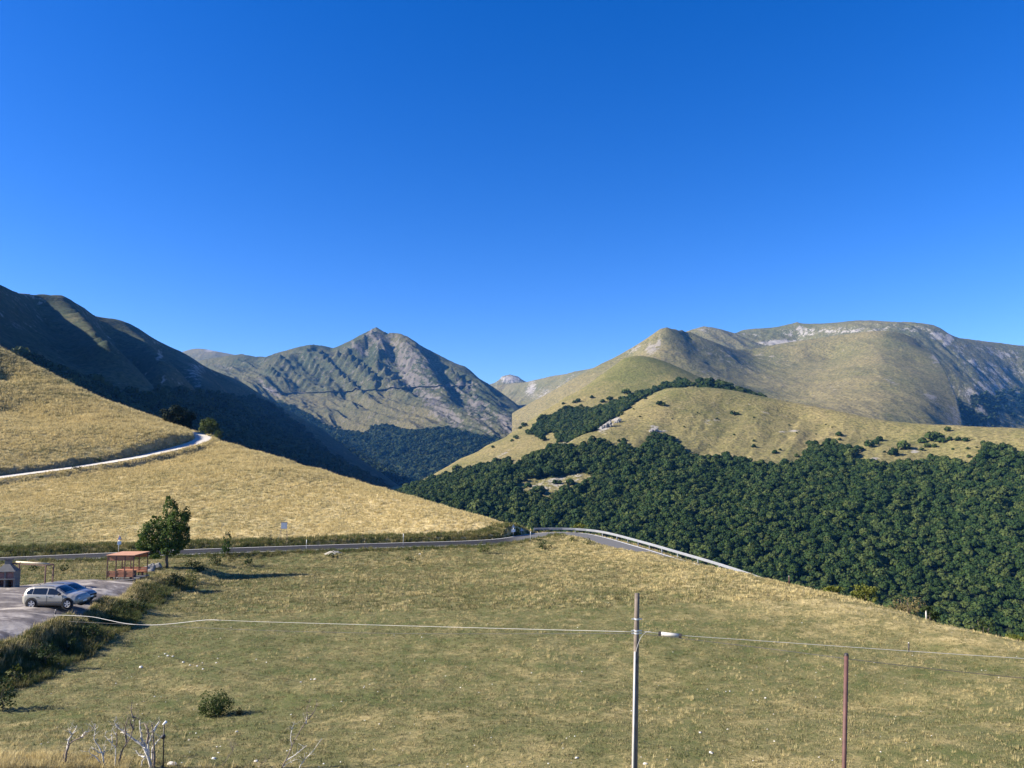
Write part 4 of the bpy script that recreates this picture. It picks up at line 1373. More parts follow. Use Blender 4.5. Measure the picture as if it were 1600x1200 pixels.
# ------------------------------------------------------------------ picnic shelter
pf = on_ground(187, 905.8, 40, 100)
SX, SY, SH = 2.45, 2.7, 2.18
sh = empty('picnic_shelter', (at(187, 905.8, pf[1])[0], pf[1], pf[2] - .02), 0, 'flat roofed picnic shelter of orange brown boards with benches, beside the car park', 'shelter')
xs = [-SX / 2, -SX / 6, SX / 6, SX / 2]
for yy in (0, SY):
    for k, xx in enumerate(xs):
        MB().box((xx, yy, SH / 2 - .15), (.075, .075, SH + .3)).build('post', M_frame, sh)
for yy in (0, SY):
    MB().box((0, yy, SH + .03), (SX + .08, .07, .08)).build('roof_beam', M_frame, sh)
for xx in (-SX / 2, SX / 2):
    MB().box((xx, SY / 2, SH + .03), (.07, SY - .075, .08)).build('roof_beam', M_frame, sh)
nb = 9
for k in range(nb):
    MB().box((0, -.15 + (SY + .3) * (k + .5) / nb, SH + .092 + .006 * (k % 2)), (SX + .22, (SY + .3) / nb - .012, .035)).build('roof_board', M_roof, sh)
for yy, sgn in ((0, 1), (SY, -1)):
    for b3 in range(3):
        x0, x1 = xs[b3] + .045, xs[b3 + 1] - .045
        for k, h in enumerate((.36, .55, .74)):
            MB().box(((x0 + x1) / 2, yy + sgn * .012 * (k % 2), h), (x1 - x0, .028, .165)).build('backrest_board', M_board, sh)
        for k, h in enumerate((SH - .12, SH - .31)):
            MB().box(((x0 + x1) / 2, yy, h), (x1 - x0, .026, .17)).build('valance_board', M_board, sh)
    for k in range(3):
        MB().box((0, yy + sgn * (.13 + .14 * k), .45), (SX - .16, .125, .04)).build('seat_board', M_board, sh)
    for xx in (-.9, .9):
        MB().box((xx, yy + sgn * .25, .205), (.06, .38, .43)).build('seat_support', M_frame, sh)
MB().box((0, SY / 2, .74), (SX - .5, .72, .05), bev=.01).build('table_top', M_board, sh)
for xx in (-.7, .7):
    MB().box((xx, SY / 2, .35), (.07, .5, .72)).build('table_leg', M_frame, sh)
MB().box((0, SY / 2, .02), (SX + .3, SY + .4, .06)).build('base_slab', M_concrete, sh)

# ------------------------------------------------------------------ brick barbecue at the left edge and the steel frame beside it
bq0 = on_ground(11, 917.5, 40, 100)
bq = empty('brick_barbecue', bq0, .12, 'brick barbecue with a grey hood and chimney at the left edge of the car park', 'barbecue')
M_brick = plain('dark_red_brick', (.24, .13, .115), .9, var=.2, vscale=6)
for xx in (-.78, -.02, .74):
    MB().box((xx, 0, .70), (.13, .85, 1.44)).build('pier', M_concrete, bq)
for zz, th in ((.72, .10), (1.38, .09)):
    MB().box((-.02, -.02, zz), (1.72, .93, th), bev=.015).build('shelf_slab', M_concrete, bq)
MB().box((-.02, .3, .33), (1.38, .06, .70)).build('back_wall', M_brick, bq)
brick = None
for row in range(6):
    for cpos in range(5):
        for bay in (-.40, .36):
            p = (bay - .27 + .135 * cpos, -.30 + .008 * ((row + cpos) % 2), .82 + .088 * row)
            if brick is None:
                brick = MB().box((0, 0, 0), (.125, .10, .078)).build('brick', M_brick, bq)
                brick.location = p
            else:
                o = brick.copy()
                col.objects.link(o)
                o.parent = bq
                o.location = p
hoodV = [(-.80, -.42, 1.425), (.76, -.42, 1.425), (.76, .42, 1.425), (-.80, .42, 1.425), (-.26, -.2, 1.98), (.22, -.2, 1.98), (.22, .22, 1.98), (-.26, .22, 1.98)]
link_mesh('hood', hoodV, [(0, 1, 5, 4), (1, 2, 6, 5), (2, 3, 7, 6), (3, 0, 4, 7), (4, 5, 6, 7), (3, 2, 1, 0)], M_concrete, False, bq)
MB().box((-.02, .01, 2.15), (.44, .38, .34)).build('chimney', M_concrete, bq)
MB().box((-.02, .01, 2.37), (.56, .5, .06)).build('chimney_cap', M_dark, bq)

fr0 = on_ground(15.5, 917, 40, 100)
fr1 = on_ground(69.5, 918.5, 40, 100)
fr = empty('steel_frame', fr0, math.atan2(fr1[1] - fr0[1], fr1[0] - fr0[0]), 'open dark red steel frame with a pale timber rail, next to the barbecue', 'frame')
FL = float(np.linalg.norm(fr1[:2] - fr0[:2]))
for xx in (0, FL):
    for yy in (0, .75):
        MB().box((xx, yy, .93), (.085, .085, 2.06)).build('post', M_rust, fr)
for yy in (0, .75):
    MB().box((FL / 2, yy, 1.99), (FL + .085, .07, .07)).build('rail', M_rust, fr)
for xx in (0, FL):
    MB().box((xx, .375, 1.985), (.07, .66, .07)).build('side_rail', M_rust, fr)
MB().tube([(.1, .375, 2.09), (FL - .1, .375, 2.07)], .075, 8).build('timber_rail', plain('pale_timber', (.50, .42, .30), .85, var=.2), fr, True)

# ------------------------------------------------------------------ signs, marker poles, fence posts
def base_px(u, v, dmax=330):
    return on_ground(u, v, 18, dmax)

g = base_px(443, 847)
k = g[1] / F_PX
sg = empty('information_board', g, .05, 'pale grey square board on splayed legs standing in the dry grass above the road', 'sign')
h1, h0, w_ = (847 - 817.5) * k, (847 - 827) * k, 4.6 * k
MB().box((0, 0, (h0 + h1) / 2), (2 * w_, .04, h1 - h0), bev=.01).build('panel', M_panel, sg)
MB().box((0, .012, h1 + .015), (2 * w_ + .1, .07, .05)).build('frame', M_dark, sg)
for s in (-1, 1):
    MB().tube([(s * w_ * .95, .04, -.2), (s * w_ * .95, .04, h1)], .03, 6).build('leg', M_dark, sg)
    MB().tube([(s * w_ * 1.9, -.9 * k * 6, -.1), (s * w_ * .95, .04, h0 * .9)], .022, 6).build('brace', M_dark, sg)

def marker(u, v0, v1, label, name='snow_pole', rad=.035):
    g = base_px(u, v0)
    k = g[1] / F_PX
    H_ = (v0 - v1) * k
    o = empty(name, g, 0, label, 'marker pole', 'marker poles along the road')
    MB().tube([(0, 0, -.2), (0, 0, H_ * .45)], rad, 8).build('lower_pole', M_steel_dull, o, True)
    MB().tube([(0, 0, H_ * .45), (0, 0, H_ * .75)], rad, 8).build('white_band', M_white, o, True)
    MB().tube([(0, 0, H_ * .75), (0, 0, H_)], rad, 8).build('yellow_band', plain('yellow_paint', (.50, .38, .10), .6), o, True)
marker(478.5, 862, 838, 'thin banded snow pole beside the straight road, right of the information board')
marker(630, 853, 828, 'thin banded snow pole beside the road midway to the bend')
marker(829, 846, 826, 'thin banded snow pole on the inner side of the bend', rad=.03)
marker(850, 832, 824.5, 'short banded pole on the outer side of the bend', rad=.03)

def warning_sign(u, v0, v1, yaw, label, two=True, red=True):
    g = base_px(u, v0)
    k = g[1] / F_PX
    H_ = (v0 - v1) * k
    o = empty('road_sign', g, yaw, label, 'road sign', 'road signs by the road')
    MB().tube([(0, 0, -.3), (0, 0, H_)], .035, 8).build('pole', M_steel, o, True)
    r = .42
    tri = [(r * math.cos(a), r * math.sin(a)) for a in (math.pi / 2, math.pi / 2 + 2.0944, math.pi / 2 + 4.1888)]
    def plate(nm, sc, yo, mat, zc, pts=tri):
        n_ = len(pts)
        V = [(x * sc, yo, zc + z * sc) for x, z in pts] + [(x * sc, yo + .012, zc + z * sc) for x, z in pts]
        F = [tuple(range(n_)), tuple(range(2 * n_ - 1, n_ - 1, -1))] + [(i, i + n_, (i + 1) % n_ + n_, (i + 1) % n_) for i in range(n_)]
        link_mesh(nm, V, F, mat, False, o)
    plate('plate', 1.0, -.06, M_red if red else M_steel_dull, H_ - .35)
    plate('face', .72, -.075, M_white if red else M_panel, H_ - .36)
    if two:
        plate('lower_plate', 1.0, -.06, M_white, H_ - .98, [(-.32, -.22), (.32, -.22), (.32, .22), (-.32, .22)])
warning_sign(185, 864.5, 837.5, 1.25, 'red and white road sign seen nearly edge on, behind the picnic shelter')
warning_sign(802, 839.5, 820, .4, 'grey backed triangular road sign in the shade of the bend cutting', True, False)
warning_sign(815, 836, 825, .3, 'small low road sign at the shaded end of the cutting', False, False)

fp_mat = M_dark
for (u, v0, v1, lab) in [(51, 862, 843, 'thin dark fence post above the road, straight over the steel frame'), (71, 861, 843, 'thin dark fence post above the road, right end of the steel frame'), (286, 850, 838, 'thin dark fence post above the road just right of the leafy tree'), (423, 847, 829, 'thin dark fence post in dry grass left of the information board'),
                   (525, 848, 836, 'thin dark fence post in dry grass between the board and the taller post'), (567, 851, 829, 'taller thin fence post in dry grass right of the information board'), (689, 843, 829, 'thin dark fence post above the road right of the second snow pole'), (767, 848, 834, 'thin dark fence post above the road nearest the bend')]:
    g = base_px(u, v0)
    H_ = (v0 - v1) * g[1] / F_PX
    o = MB().tube([(0, 0, -.2), (0, 0, H_)], .026, 6).build('fence_post', fp_mat)
    o.location = tuple(g)
    tag(o, lab, 'fence post', 'fence posts above the road')
for (u, v0, v1, lab, mt) in [(1233, 914, 901, 'short rusty post on the skyline of the meadow below the guardrail end', M_rust), (1420, 1019, 1006, 'short dark post on the right of the meadow above the cables', M_dark), (1447, 965, 952, 'pale stub of a post on the skyline before the brown bush', M_dead), (86, 962, 954, 'short peg at the car park edge in front of the cars', M_dark)]:
    g = base_px(u, v0)
    H_ = (v0 - v1) * g[1] / F_PX
    o = empty('short_post', g, 0, lab, 'post')
    MB().tube([(0, 0, -.15), (.02, 0, H_)], .045, 8).build('shaft', mt, o, True)
    MB().tube([(.02, 0, H_ - .004), (.02, 0, H_ + .05)], [.05, .03], 8).build('cap', M_dead, o, True)

# ------------------------------------------------------------------ two parked cars
M_tyre = M_black
M_rim = plain('alloy_rim', (.36, .36, .37), .5, .2)
M_cladding = plain('black_plastic_trim', (.010, .010, .011), .7)
M_chrome = plain('dark_grille', (.03, .03, .033), .35, .5)
M_plate = plain('number_plate', (.72, .72, .70), .5)
m, nd, lk, b = new_mat('car_glass')
b.inputs['Base Color'].default_value = (.012, .016, .018, 1)
b.inputs['Roughness'].default_value = .06
b.inputs['Specular IOR Level'].default_value = .7
M_glass = m
m, nd, lk, b = new_mat('headlight_glass')
b.inputs['Base Color'].default_value = (.55, .58, .60, 1)
b.inputs['Roughness'].default_value = .1
b.inputs['Coat Weight'].default_value = .8
M_lamp = m
M_tail = plain('tail_lamp_red', (.22, .012, .012), .2)

def car_paint(name, c):
    m, nd, lk, b = new_mat(name)
    b.inputs['Base Color'].default_value = (*c, 1)
    b.inputs['Metallic'].default_value = .25
    b.inputs['Roughness'].default_value = .35
    b.inputs['Coat Weight'].default_value = .35
    b.inputs['Coat Roughness'].default_value = .06
    return m

SUV = [  # x, bottom, belt, top, half width low, half width belt, half width roof
    (-2.04, .46, .82, .96, .74, .76, .66), (-1.98, .36, .90, 1.10, .83, .82, .68), (-1.86, .30, .98, 1.33, .88, .85, .64), (-1.66, .27, 1.0, 1.47, .895, .87, .61),
    (-1.3, .26, .99, 1.515, .895, .88, .615), (-.6, .26, .97, 1.53, .895, .88, .62), (.0, .26, .955, 1.515, .895, .875, .615), (.32, .26, .95, 1.46, .895, .87, .61),
    (.62, .26, .95, 1.315, .895, .865, .63), (1.0, .26, .955, 1.075, .895, .855, .70), (1.12, .26, .95, 1.02, .895, .85, .70), (1.55, .27, .90, .98, .885, .82, .66), (1.84, .31, .80, .91, .86, .77, .62), (1.97, .36, .72, .80, .80, .72, .56), (2.04, .44, .62, .66, .70, .64, .48)]
HATCH = [
    (-1.98, .44, .80, .92, .70, .72, .62), (-1.92, .34, .90, 1.06, .80, .79, .64), (-1.78, .28, .95, 1.28, .85, .82, .60), (-1.55, .24, .96, 1.40, .87, .84, .57),
    (-1.1, .22, .95, 1.455, .875, .85, .58), (-.5, .22, .93, 1.47, .875, .85, .585), (.1, .22, .915, 1.44, .875, .845, .58), (.45, .22, .91, 1.34, .875, .84, .59),
    (.8, .22, .91, 1.16, .875, .83, .62), (1.08, .22, .90, .99, .875, .82, .66), (1.2, .22, .89, .95, .875, .81, .66), (1.6, .24, .83, .90, .86, .78, .62), (1.85, .28, .74, .81, .82, .73, .58), (1.95, .34, .66, .72, .76, .67, .52), (2.0, .42, .58, .61, .66, .60, .45)]

def make_car(loc, rz, prof, paint, wheel_x, wheel_r, label, clad, wins):
    P = np.array(prof)
    xs = np.unique(np.concatenate([np.linspace(P[0, 0], P[-1, 0], 46), P[:, 0]]))
    I = lambda k: np.interp(xs, P[:, 0], P[:, k])
    sm = lambda a: np.convolve(np.pad(a, 1, 'edge'), [.25, .5, .25], 'valid')
    zb, ze, zt, wb, we, wt = [sm(I(k)) for k in range(1, 7)]
    root = empty('parked_car', loc, rz, label, 'car', 'cars in the car park')
    def section(x):
        f = lambda a: float(np.interp(x, xs, a))
        b0, e, t, w0, w1, w2 = f(zb), f(ze), f(zt), f(wb), f(we), f(wt)
        return [(w0 * .90, b0), (w0 * .985, b0 + .10), (w0, b0 + .24), (w0 * .985 + .01, (b0 + .24) * .45 + e * .55), (w1 + .012, e - .05), (w1 - .01, e),
                (w1 * .45 + w2 * .55, e * .5 + t * .5), (w2 + .03, t - .055), (w2 - .03, t - .012), (w2 * .55, t + .008), (0, t + .018)]
    V, F = [], []
    npt = 21
    for x in xs:
        h = section(x)
        full = [(-w, z) for (w, z) in h] + [(w, z) for (w, z) in h[-2::-1]]
        V += [(x, y, z) for (y, z) in full]
    for i in range(len(xs) - 1):
        for j in range(npt - 1):
            a = i * npt + j
            F.append((a, a + 1, a + npt + 1, a + npt))
        F.append((i * npt + npt - 1, i * npt, (i + 1) * npt, (i + 1) * npt + npt - 1))
    F.append(tuple(range(npt - 1, -1, -1)))
    F.append(tuple((len(xs) - 1) * npt + j for j in range(npt)))
    link_mesh('body', V, F, paint, True, root)
    # side glass
    def side_pt(x, t, s):
        h = section(x)
        (w1, z1), (w2, z2) = h[5], h[7]
        wm, zm = h[6]
        if t < .5:
            w, z = w1 + (wm - w1) * t * 2, z1 + (zm - z1) * t * 2
        else:
            w, z = wm + (w2 - wm) * (t * 2 - 1), zm + (z2 - zm) * (t * 2 - 1)
        return (x, s * (w + .012), z + .003)
    for s in (-1, 1):
        for (xa, xb, ta, tb, tc) in wins:
            mb = MB()
            n_ = 6
            Vv = []
            for k in range(n_ + 1):
                q = k / n_
                xx = xa + (xb - xa) * q
                t1 = ta + (tb - ta) * q if q < .5 or tc is None else tb + (tc - tb) * (q - .5) * 2
                for t in (.07, .07 + (t1 - .07) / 2, t1):
                    Vv.append(side_pt(xx, t, s))
            Ff = []
            for k in range(n_):
                for j in range(2):
                    a = k * 3 + j
                    Ff.append((a, a + 3, a + 4, a + 1))
            link_mesh('side_window', Vv, Ff, M_glass, True, root)
    # windscreen and rear window
    def top_patch(name, x0, x1, in0, in1):
        Vv = []
        for k in range(7):
            q = k / 6
            xx = x0 + (x1 - x0) * q
            h = section(xx)
            wmax = h[7][0] - (in0 + (in1 - in0) * q)
            for j in range(9):
                y = -wmax + 2 * wmax * j / 8
                zz = np.interp(abs(y), [0, h[9][0], h[8][0], h[7][0]], [h[10][1], h[9][1], h[8][1], h[7][1]])
                Vv.append((xx, y, zz + .012))
        Ff = [(k * 9 + j, k * 9 + j + 1, k * 9 + j + 10, k * 9 + j + 9) for k in range(6) for j in range(8)]
        link_mesh(name, Vv, Ff, M_glass, True, root)
    wf = wins[-1][1]
    top_patch('windscreen', wf - .50, wf + .20, .03, -.02)
    top_patch('rear_window', P[2, 0] + .05, P[3, 0] + .0, .08, .06)
    # wheels
    rim_prof = [(-.115, .0), (-.115, .19)]
    for xw in wheel_x:
        for s in (-1, 1):
            yw = s * (P[:, 4].max() - .10)
            arch = MB().lathe_y([(s * .11, .0), (s * .112, wheel_r + .075), (s * .06, wheel_r + .085)], (xw, yw, wheel_r + .01), 28)
            arch.build('wheel_arch', M_cladding if clad else M_black, root, False)
            wob_ = bpy.data.objects.new('wheel', None)
            col.objects.link(wob_)
            wob_.parent = root
            wob_.location = (xw, yw, wheel_r)
            R_ = wheel_r
            MB().lathe_y([(s * -.10, R_ * .62), (s * -.10, R_ * .95), (s * -.06, R_), (s * .08, R_), (s * .128, R_ * .95), (s * .130, R_ * .70), (s * .118, R_ * .66)], (0, 0, 0), 28).build('tyre', M_tyre, wob_, True)
            rm = MB().lathe_y([(s * .118, R_ * .68), (s * .126, R_ * .64), (s * .115, R_ * .60), (s * .02, R_ * .56)], (0, 0, 0), 28)
            rm.lathe_y([(s * .118, 0.0), (s * .122, R_ * .12), (s * .10, R_ * .16)], (0, 0, 0), 12)
            for k in range(5):
                a = 2 * math.pi * k / 5 + .3
                c, s_ = math.cos(a), math.sin(a)
                px_, pz_ = -s_, c
                r0, r1, w0, w1 = R_ * .08, R_ * .64, R_ * .10, R_ * .15
                q = [(c * r0 + px_ * w0, pz_ * w0 + s_ * r0), (c * r0 - px_ * w0, s_ * r0 - pz_ * w0), (c * r1 - px_ * w1, s_ * r1 - pz_ * w1), (c * r1 + px_ * w1, s_ * r1 + pz_ * w1)]
                yo = s * .121
                rm.add([(x, yo, z) for x, z in q] + [(x, yo - s * .03, z) for x, z in q], [(0, 1, 2, 3), (7, 6, 5, 4), (0, 4, 5, 1), (1, 5, 6, 2), (2, 6, 7, 3), (3, 7, 4, 0)])
            rm.build('rim', M_rim, wob_)
            MB().lathe_y([(s * .03, 0.0), (s * .03, R_ * .58)], (0, 0, 0), 20).build('brake_disc', M_dark, wob_)
    W = P[:, 4].max()
    for s in (-1, 1):
        MB().box((0, s * (W - .012), .33), (wheel_x[1] - wheel_x[0] - .75, .045, .17), bev=.012).build('sill', M_cladding, root)
        if clad:
            MB().box((.02, s * (W + .004), .50), (wheel_x[1] - wheel_x[0] - .95, .02, .045), bev=.004).build('door_strip', M_cladding, root)
        for xd in (-.72, .18):
            MB().box((xd - .15, s * (W + .002), .83), (.20, .03, .035), bev=.006).build('door_handle', M_cladding, root)
        for xd in (-.22, .92):
            MB().box((xd, s * (W - .004), .66), (.012, .018, .52)).build('door_gap', M_black, root)
        xm = wf - .02
        MB().box((xm, s * (section(xm)[5][0] + .12), section(xm)[5][1] + .08), (.13, .20, .14), bev=.03).build('mirror', M_cladding if clad else paint, root)
        zh = np.interp(P[-1, 0] - .12, xs, ze)
        MB().box((P[-1, 0] - .14, s * .60, zh - .06), (.20, .26, .12), bev=.03).build('headlight', M_lamp, root)
        MB().box((P[0, 0] + .10, s * (.70), .92), (.14, .24, .13), bev=.03).build('tail_light', M_tail, root)
    MB().box((P[-1, 0] - .045, 0, .56), (.07, .92, .15), bev=.02).build('grille', M_chrome, root)
    MB().box((P[-1, 0] - .10, 0, .36), (.22, 1.38, .17), bev=.04).build('front_bumper', M_cladding, root)
    MB().box((P[-1, 0] + .005, 0, .47), (.02, .50, .105)).build('number_plate', M_plate, root)
    MB().box((P[0, 0] + .10, 0, .40), (.24, 1.46, .20), bev=.04).build('rear_bumper', M_cladding, root)
    if clad:
        for s in (-1, 1):
            MB().tube([(-1.4, s * .60, 1.55), (-.6, s * .605, 1.572), (.1, s * .60, 1.55)], .018, 6).build('roof_rail', M_cladding, root, True)
    MB().tube([(-1.25, 0, 1.52), (-1.34, 0, 1.62)], [.025, .012], 6).build('aerial', M_black, root)
    return root

ca = on_ground(51, 953, 30, 80)
cb = on_ground(106.5, 953, 30, 80)
cy = (ca[1] + cb[1]) / 2 + .8
cxm = at(79.5, 950, cy)[0] + .40
wins_s = [(-1.72, -1.32, .55, .80, .84), (-1.26, -.30, .86, .88, .88), (-.20, .74, .88, .80, .42)]
make_car((cxm, cy, ground(cxm, cy) + .02), 0.0, SUV, car_paint('sand_white_paint', (.30, .285, .25)), (-1.28, 1.28), .355, 'pale sand coloured small suv with black trim, nearest the camera in the car park', True, wins_s)
cy2 = cy + 3.0
cx2 = at(112, 945, cy2)[0] - .45
wins_h = [(-1.64, -1.22, .5, .78, .82), (-1.16, -.26, .85, .88, .88), (-.16, .84, .88, .80, .40)]
make_car((cx2, cy2, ground(cx2, cy2) + .02), -.08, HATCH, car_paint('silver_blue_paint', (.16, .17, .19)), (-1.24, 1.27), .325, 'silver blue hatchback parked behind the sand coloured suv', False, wins_h)

# ------------------------------------------------------------------ trees, bushes, dead wood, stones
mat_tree = leaf_mat('ash_leaves', (.030, .055, .014), (.045, .080, .020), (.075, .105, .028), .25)
mat_bush = leaf_mat('bush_leaves', (.035, .052, .016), (.055, .075, .022), (.10, .105, .035), .2)
mat_bush_dark = leaf_mat('dark_bush_leaves', (.018, .032, .010), (.028, .045, .014), (.05, .065, .02), .15)
mat_yew = leaf_mat('yew_leaves', (.006, .013, .004), (.010, .020, .006), (.02, .034, .010), .05)
mat_bush_yel = leaf_mat('yellow_green_leaves', (.08, .095, .018), (.12, .13, .026), (.17, .17, .04), .25)
mat_bush_brown = leaf_mat('brown_leaves', (.07, .065, .025), (.11, .095, .04), (.15, .12, .055), .2)

def foliage(blobs, n, leaf, seed, inner=.55):
    """leaf faces spread through the volume of several blobs: (x, y, z, rx, ry, rz)"""
    r = np.random.default_rng(seed)
    vol = np.array([b_[3] * b_[4] * b_[5] for b_ in blobs]) ** .75
    cnt = np.maximum(8, (n * vol / vol.sum()).astype(int))
    V, F = [], []
    for b_, c in zip(blobs, cnt):
        d = r.normal(size=(c, 3))
        d /= np.linalg.norm(d, axis=1)[:, None]
        # clumps: directions cluster round a few twigs
        tw = r.normal(size=(max(6, c // 26), 3))
        tw /= np.linalg.norm(tw, axis=1)[:, None]
        d = d * .42 + tw[r.integers(0, len(tw), c)] * .8
        d /= np.linalg.norm(d, axis=1)[:, None]
        rad = inner + (1.05 - inner) * r.uniform(size=c) ** .6
        p = np.array(b_[:3]) + d * rad[:, None] * np.array(b_[3:])
        nn = d * .8 + r.normal(size=(c, 3)) * .55 + np.array([0, 0, .25])
        nn /= np.linalg.norm(nn, axis=1)[:, None]
        t = np.cross(nn, r.normal(size=(c, 3)))
        t /= np.linalg.norm(t, axis=1)[:, None]
        bt = np.cross(nn, t)
        s = (leaf * r.uniform(.6, 1.3, c))[:, None]
        base_ = len(V) * 1
        q = np.stack([p + t * s, p + bt * s * .62, p - t * s, p - bt * s * .62], 1).reshape(-1, 3)
        i0_ = sum(len(v) for v in V)
        V.append(q)
        F.append(np.arange(4 * c).reshape(c, 4) + i0_)
    return np.concatenate(V), np.concatenate(F)

def tree(name, base, blobs, n, leaf, mat, seed, label, cat, group=None, trunk_r=.12, trunk_top=None, limbs=6, bark=M_bark):
    o = empty(name, base, 0, label, cat, group)
    V, F = foliage(blobs, n, leaf, seed)
    link_mesh('crown', V, F, mat, False, o)
    r = np.random.default_rng(seed + 500)
    zt = trunk_top or max(b_[2] for b_ in blobs)
    cx = np.mean([b_[0] for b_ in blobs])
    cy_ = np.mean([b_[1] for b_ in blobs])
    mb = MB()
    K = 7
    mb.tube([(cx * (k / K) ** 1.6 + .05 * r.normal() * (k > 0), cy_ * (k / K) ** 1.6, -.25 + (zt + .25) * k / K) for k in range(K + 1)], [trunk_r * (1 - .72 * k / K) for k in range(K + 1)], 9)
    mb.build('trunk', bark, o, True)
    mb = MB()
    for k, b_ in enumerate(list(blobs)[:limbs]):
        z0 = max(.25 * zt, min(b_[2] * .62, zt * .8))
        f = (z0 + .25) / (zt + .25)
        s = np.array([cx * f ** 1.6, cy_ * f ** 1.6, z0])
        e = np.array(b_[:3]) + np.array([0, 0, b_[5] * .25])
        mid = (s + e) / 2 + np.array([0, 0, -.06 * np.linalg.norm(e - s)])
        mb.tube([s, mid, e], [trunk_r * .5, trunk_r * .33, trunk_r * .12], 6)
    mb.build('limbs', bark, o, True)
    return o

# the ash tree by the picnic shelter
g = on_ground(261.5, 887, 40, 120)
k = g[1] / F_PX
def bl(u, v, ru, rv, dy=0, ry=None):
    return ((u - 261.5) * k, dy, (887 - v) * k, ru * k, (ry or ru) * k, rv * k)
blobs = [bl(262, 800, 11, 17), bl(252, 822, 15, 14, .4), bl(276, 818, 15, 18, -.3), bl(283, 806, 8, 12, .5), bl(233, 832, 15, 15, -.4), bl(222, 851, 12, 10, .3), bl(240, 853, 15, 13, .5), bl(262, 842, 20, 18, 0),
         bl(276, 845, 14, 16, .6), bl(258, 786, 5, 8), bl(228, 864, 9, 6, .2), bl(268, 860, 14, 8, -.4), bl(243, 868, 9, 5, -.5), bl(286, 830, 7, 9, 0), bl(238, 815, 7, 6, 0)]
tree('ash_tree', g, blobs, 9500, .125, mat_tree, 3, 'broad leafy green tree standing alone between the picnic shelter and the road', 'tree', trunk_r=.17, trunk_top=(887 - 806) * k, limbs=12)

# small slender tree beside the road
g = on_ground(354, 868, 40, 140)
k = g[1] / F_PX
tree('young_tree', g, [(0, 0, 14 * k, 8 * k, 8 * k, 12 * k), (0, 0, 26 * k, 6 * k, 6 * k, 8 * k), (.02, 0, 33 * k, 3.5 * k, 3.5 * k, 5 * k), (-.3, .1, 8 * k, 7 * k, 7 * k, 6 * k)], 700, .10, mat_tree, 4, 'slim young tree at the near edge of the straight road', 'tree', trunk_r=.06)

def bush(u, v, w, h, mat, seed, label, group=None, name='bush', leaf=.08, n=None, dens=1.0, H=None):
    g = on_ground(u, v, 18, 330)
    k = g[1] / F_PX
    w, h = w * k / 2, h * k
    r = np.random.default_rng(seed)
    blobs = [(0, 0, h * .45, w * .7, w * .6, h * .5)]
    for j in range(5):
        a = 2 * math.pi * j / 5 + r.uniform(-.4, .4)
        q = r.uniform(.4, .62)
        hh = h * r.uniform(.24, .42)
        blobs.append((math.cos(a) * w * q, math.sin(a) * w * q * .8, hh * r.uniform(.7, 1.35), w * r.uniform(.34, .5), w * r.uniform(.34, .5), hh))
    n = n or int(np.clip(260 * (w * h) / (leaf / .08) ** 2 * dens, 140, 2400))
    return tree(name, g, blobs, n, leaf, mat, seed, label, 'bush', group, trunk_r=.03, trunk_top=h * .6, limbs=5)

bush(334, 1119, 62, 42, mat_bush, 21, 'lone rounded olive green bush in the open meadow', leaf=.042, n=2600)
bush(374, 1117, 14, 12, mat_bush_brown, 22, 'tiny brownish tuft bush at the foot of the lone meadow bush', leaf=.035, n=260)
BANK = 'bushes on the bank below the car park'
for i, (u, v, w, h, mt, lab) in enumerate([
    (4, 1118, 60, 62, mat_bush_dark, 'large dark bush at the left edge of the picture, lowest on the bank'),
    (70, 1048, 56, 46, mat_bush_dark, 'wide dark green bush on the bank below the near end of the car park'),
    (22, 1075, 44, 34, mat_bush, 'olive bush on the bank just above the large edge bush'),
    (104, 1028, 40, 32, mat_bush_dark, 'mid sized dark bush on the bank, right of the wide dark green one'),
    (140, 1004, 40, 26, mat_bush_dark, 'low dark bush on the bank below the sagging white cable'),
    (178, 980, 26, 16, mat_bush, 'low olive bush on the bank under the sagging white cable'),
    (215, 958, 44, 30, mat_bush_dark, 'dense dark bush on the bank right of the parked cars'),
    (248, 938, 28, 18, mat_bush_dark, 'dark bush on the bank between the cars and the leafy tree'),
    (274, 922, 40, 30, mat_bush_dark, 'dark bush high on the bank below the leafy tree'),
    (298, 912, 34, 22, mat_bush, 'olive bush at the foot of the bank below the leafy tree'),
    (312, 897, 26, 18, mat_bush_dark, 'small dark bush at the upper end of the bank'),
    (299, 886, 26, 14, mat_bush_dark, 'low dark bush just right of the leafy tree trunk'),
    (338, 883, 24, 18, mat_bush_dark, 'dark bush at the foot of the slim young tree'),
    (388, 884, 22, 20, mat_bush_dark, 'dark bush by the road, right of the slim young tree'),
    (362, 878, 16, 10, mat_bush_brown, 'reddish brown low bush between two dark bushes by the road'),
    (100, 893, 16, 12, mat_bush_dark, 'small dark bush behind the steel frame'),
    (52, 893, 18, 12, mat_bush, 'small olive bush seen through the steel frame'),
]):
    if i < 11:
        w, h, v = w * .85, h * .85, v - (8 if v > 1000 else 4)
    bush(u, v, w, h, mt, 30 + i, lab, BANK if i < 11 else None, leaf=.07 if v > 940 else .085)
bush(755, 865, 22, 20, mat_bush, 60, 'rounded olive bush at the roadside left of the bend', leaf=.09)
bush(850, 859, 26, 17, mat_bush_dark, 61, 'dark bush on the inner side of the road bend', leaf=.09)
bush(919, 851, 9, 12, mat_bush, 62, 'small upright bush on the golden knoll below the guardrail', leaf=.08)
bush(893, 846, 10, 9, mat_bush_yel, 63, 'low yellowish bush on the golden knoll, left of the small upright bush', leaf=.07)
bush(520, 872, 18, 9, mat_bush_dark, 64, 'dark low bush with pale fallen branches by the road', leaf=.08)
bush(640, 876, 22, 6, mat_bush_dark, 65, 'flat dark bush in the meadow below the straight road', leaf=.08)
bush(805, 838, 16, 18, mat_bush_dark, 66, 'dark bush in the shaded cutting at the bend', leaf=.09)
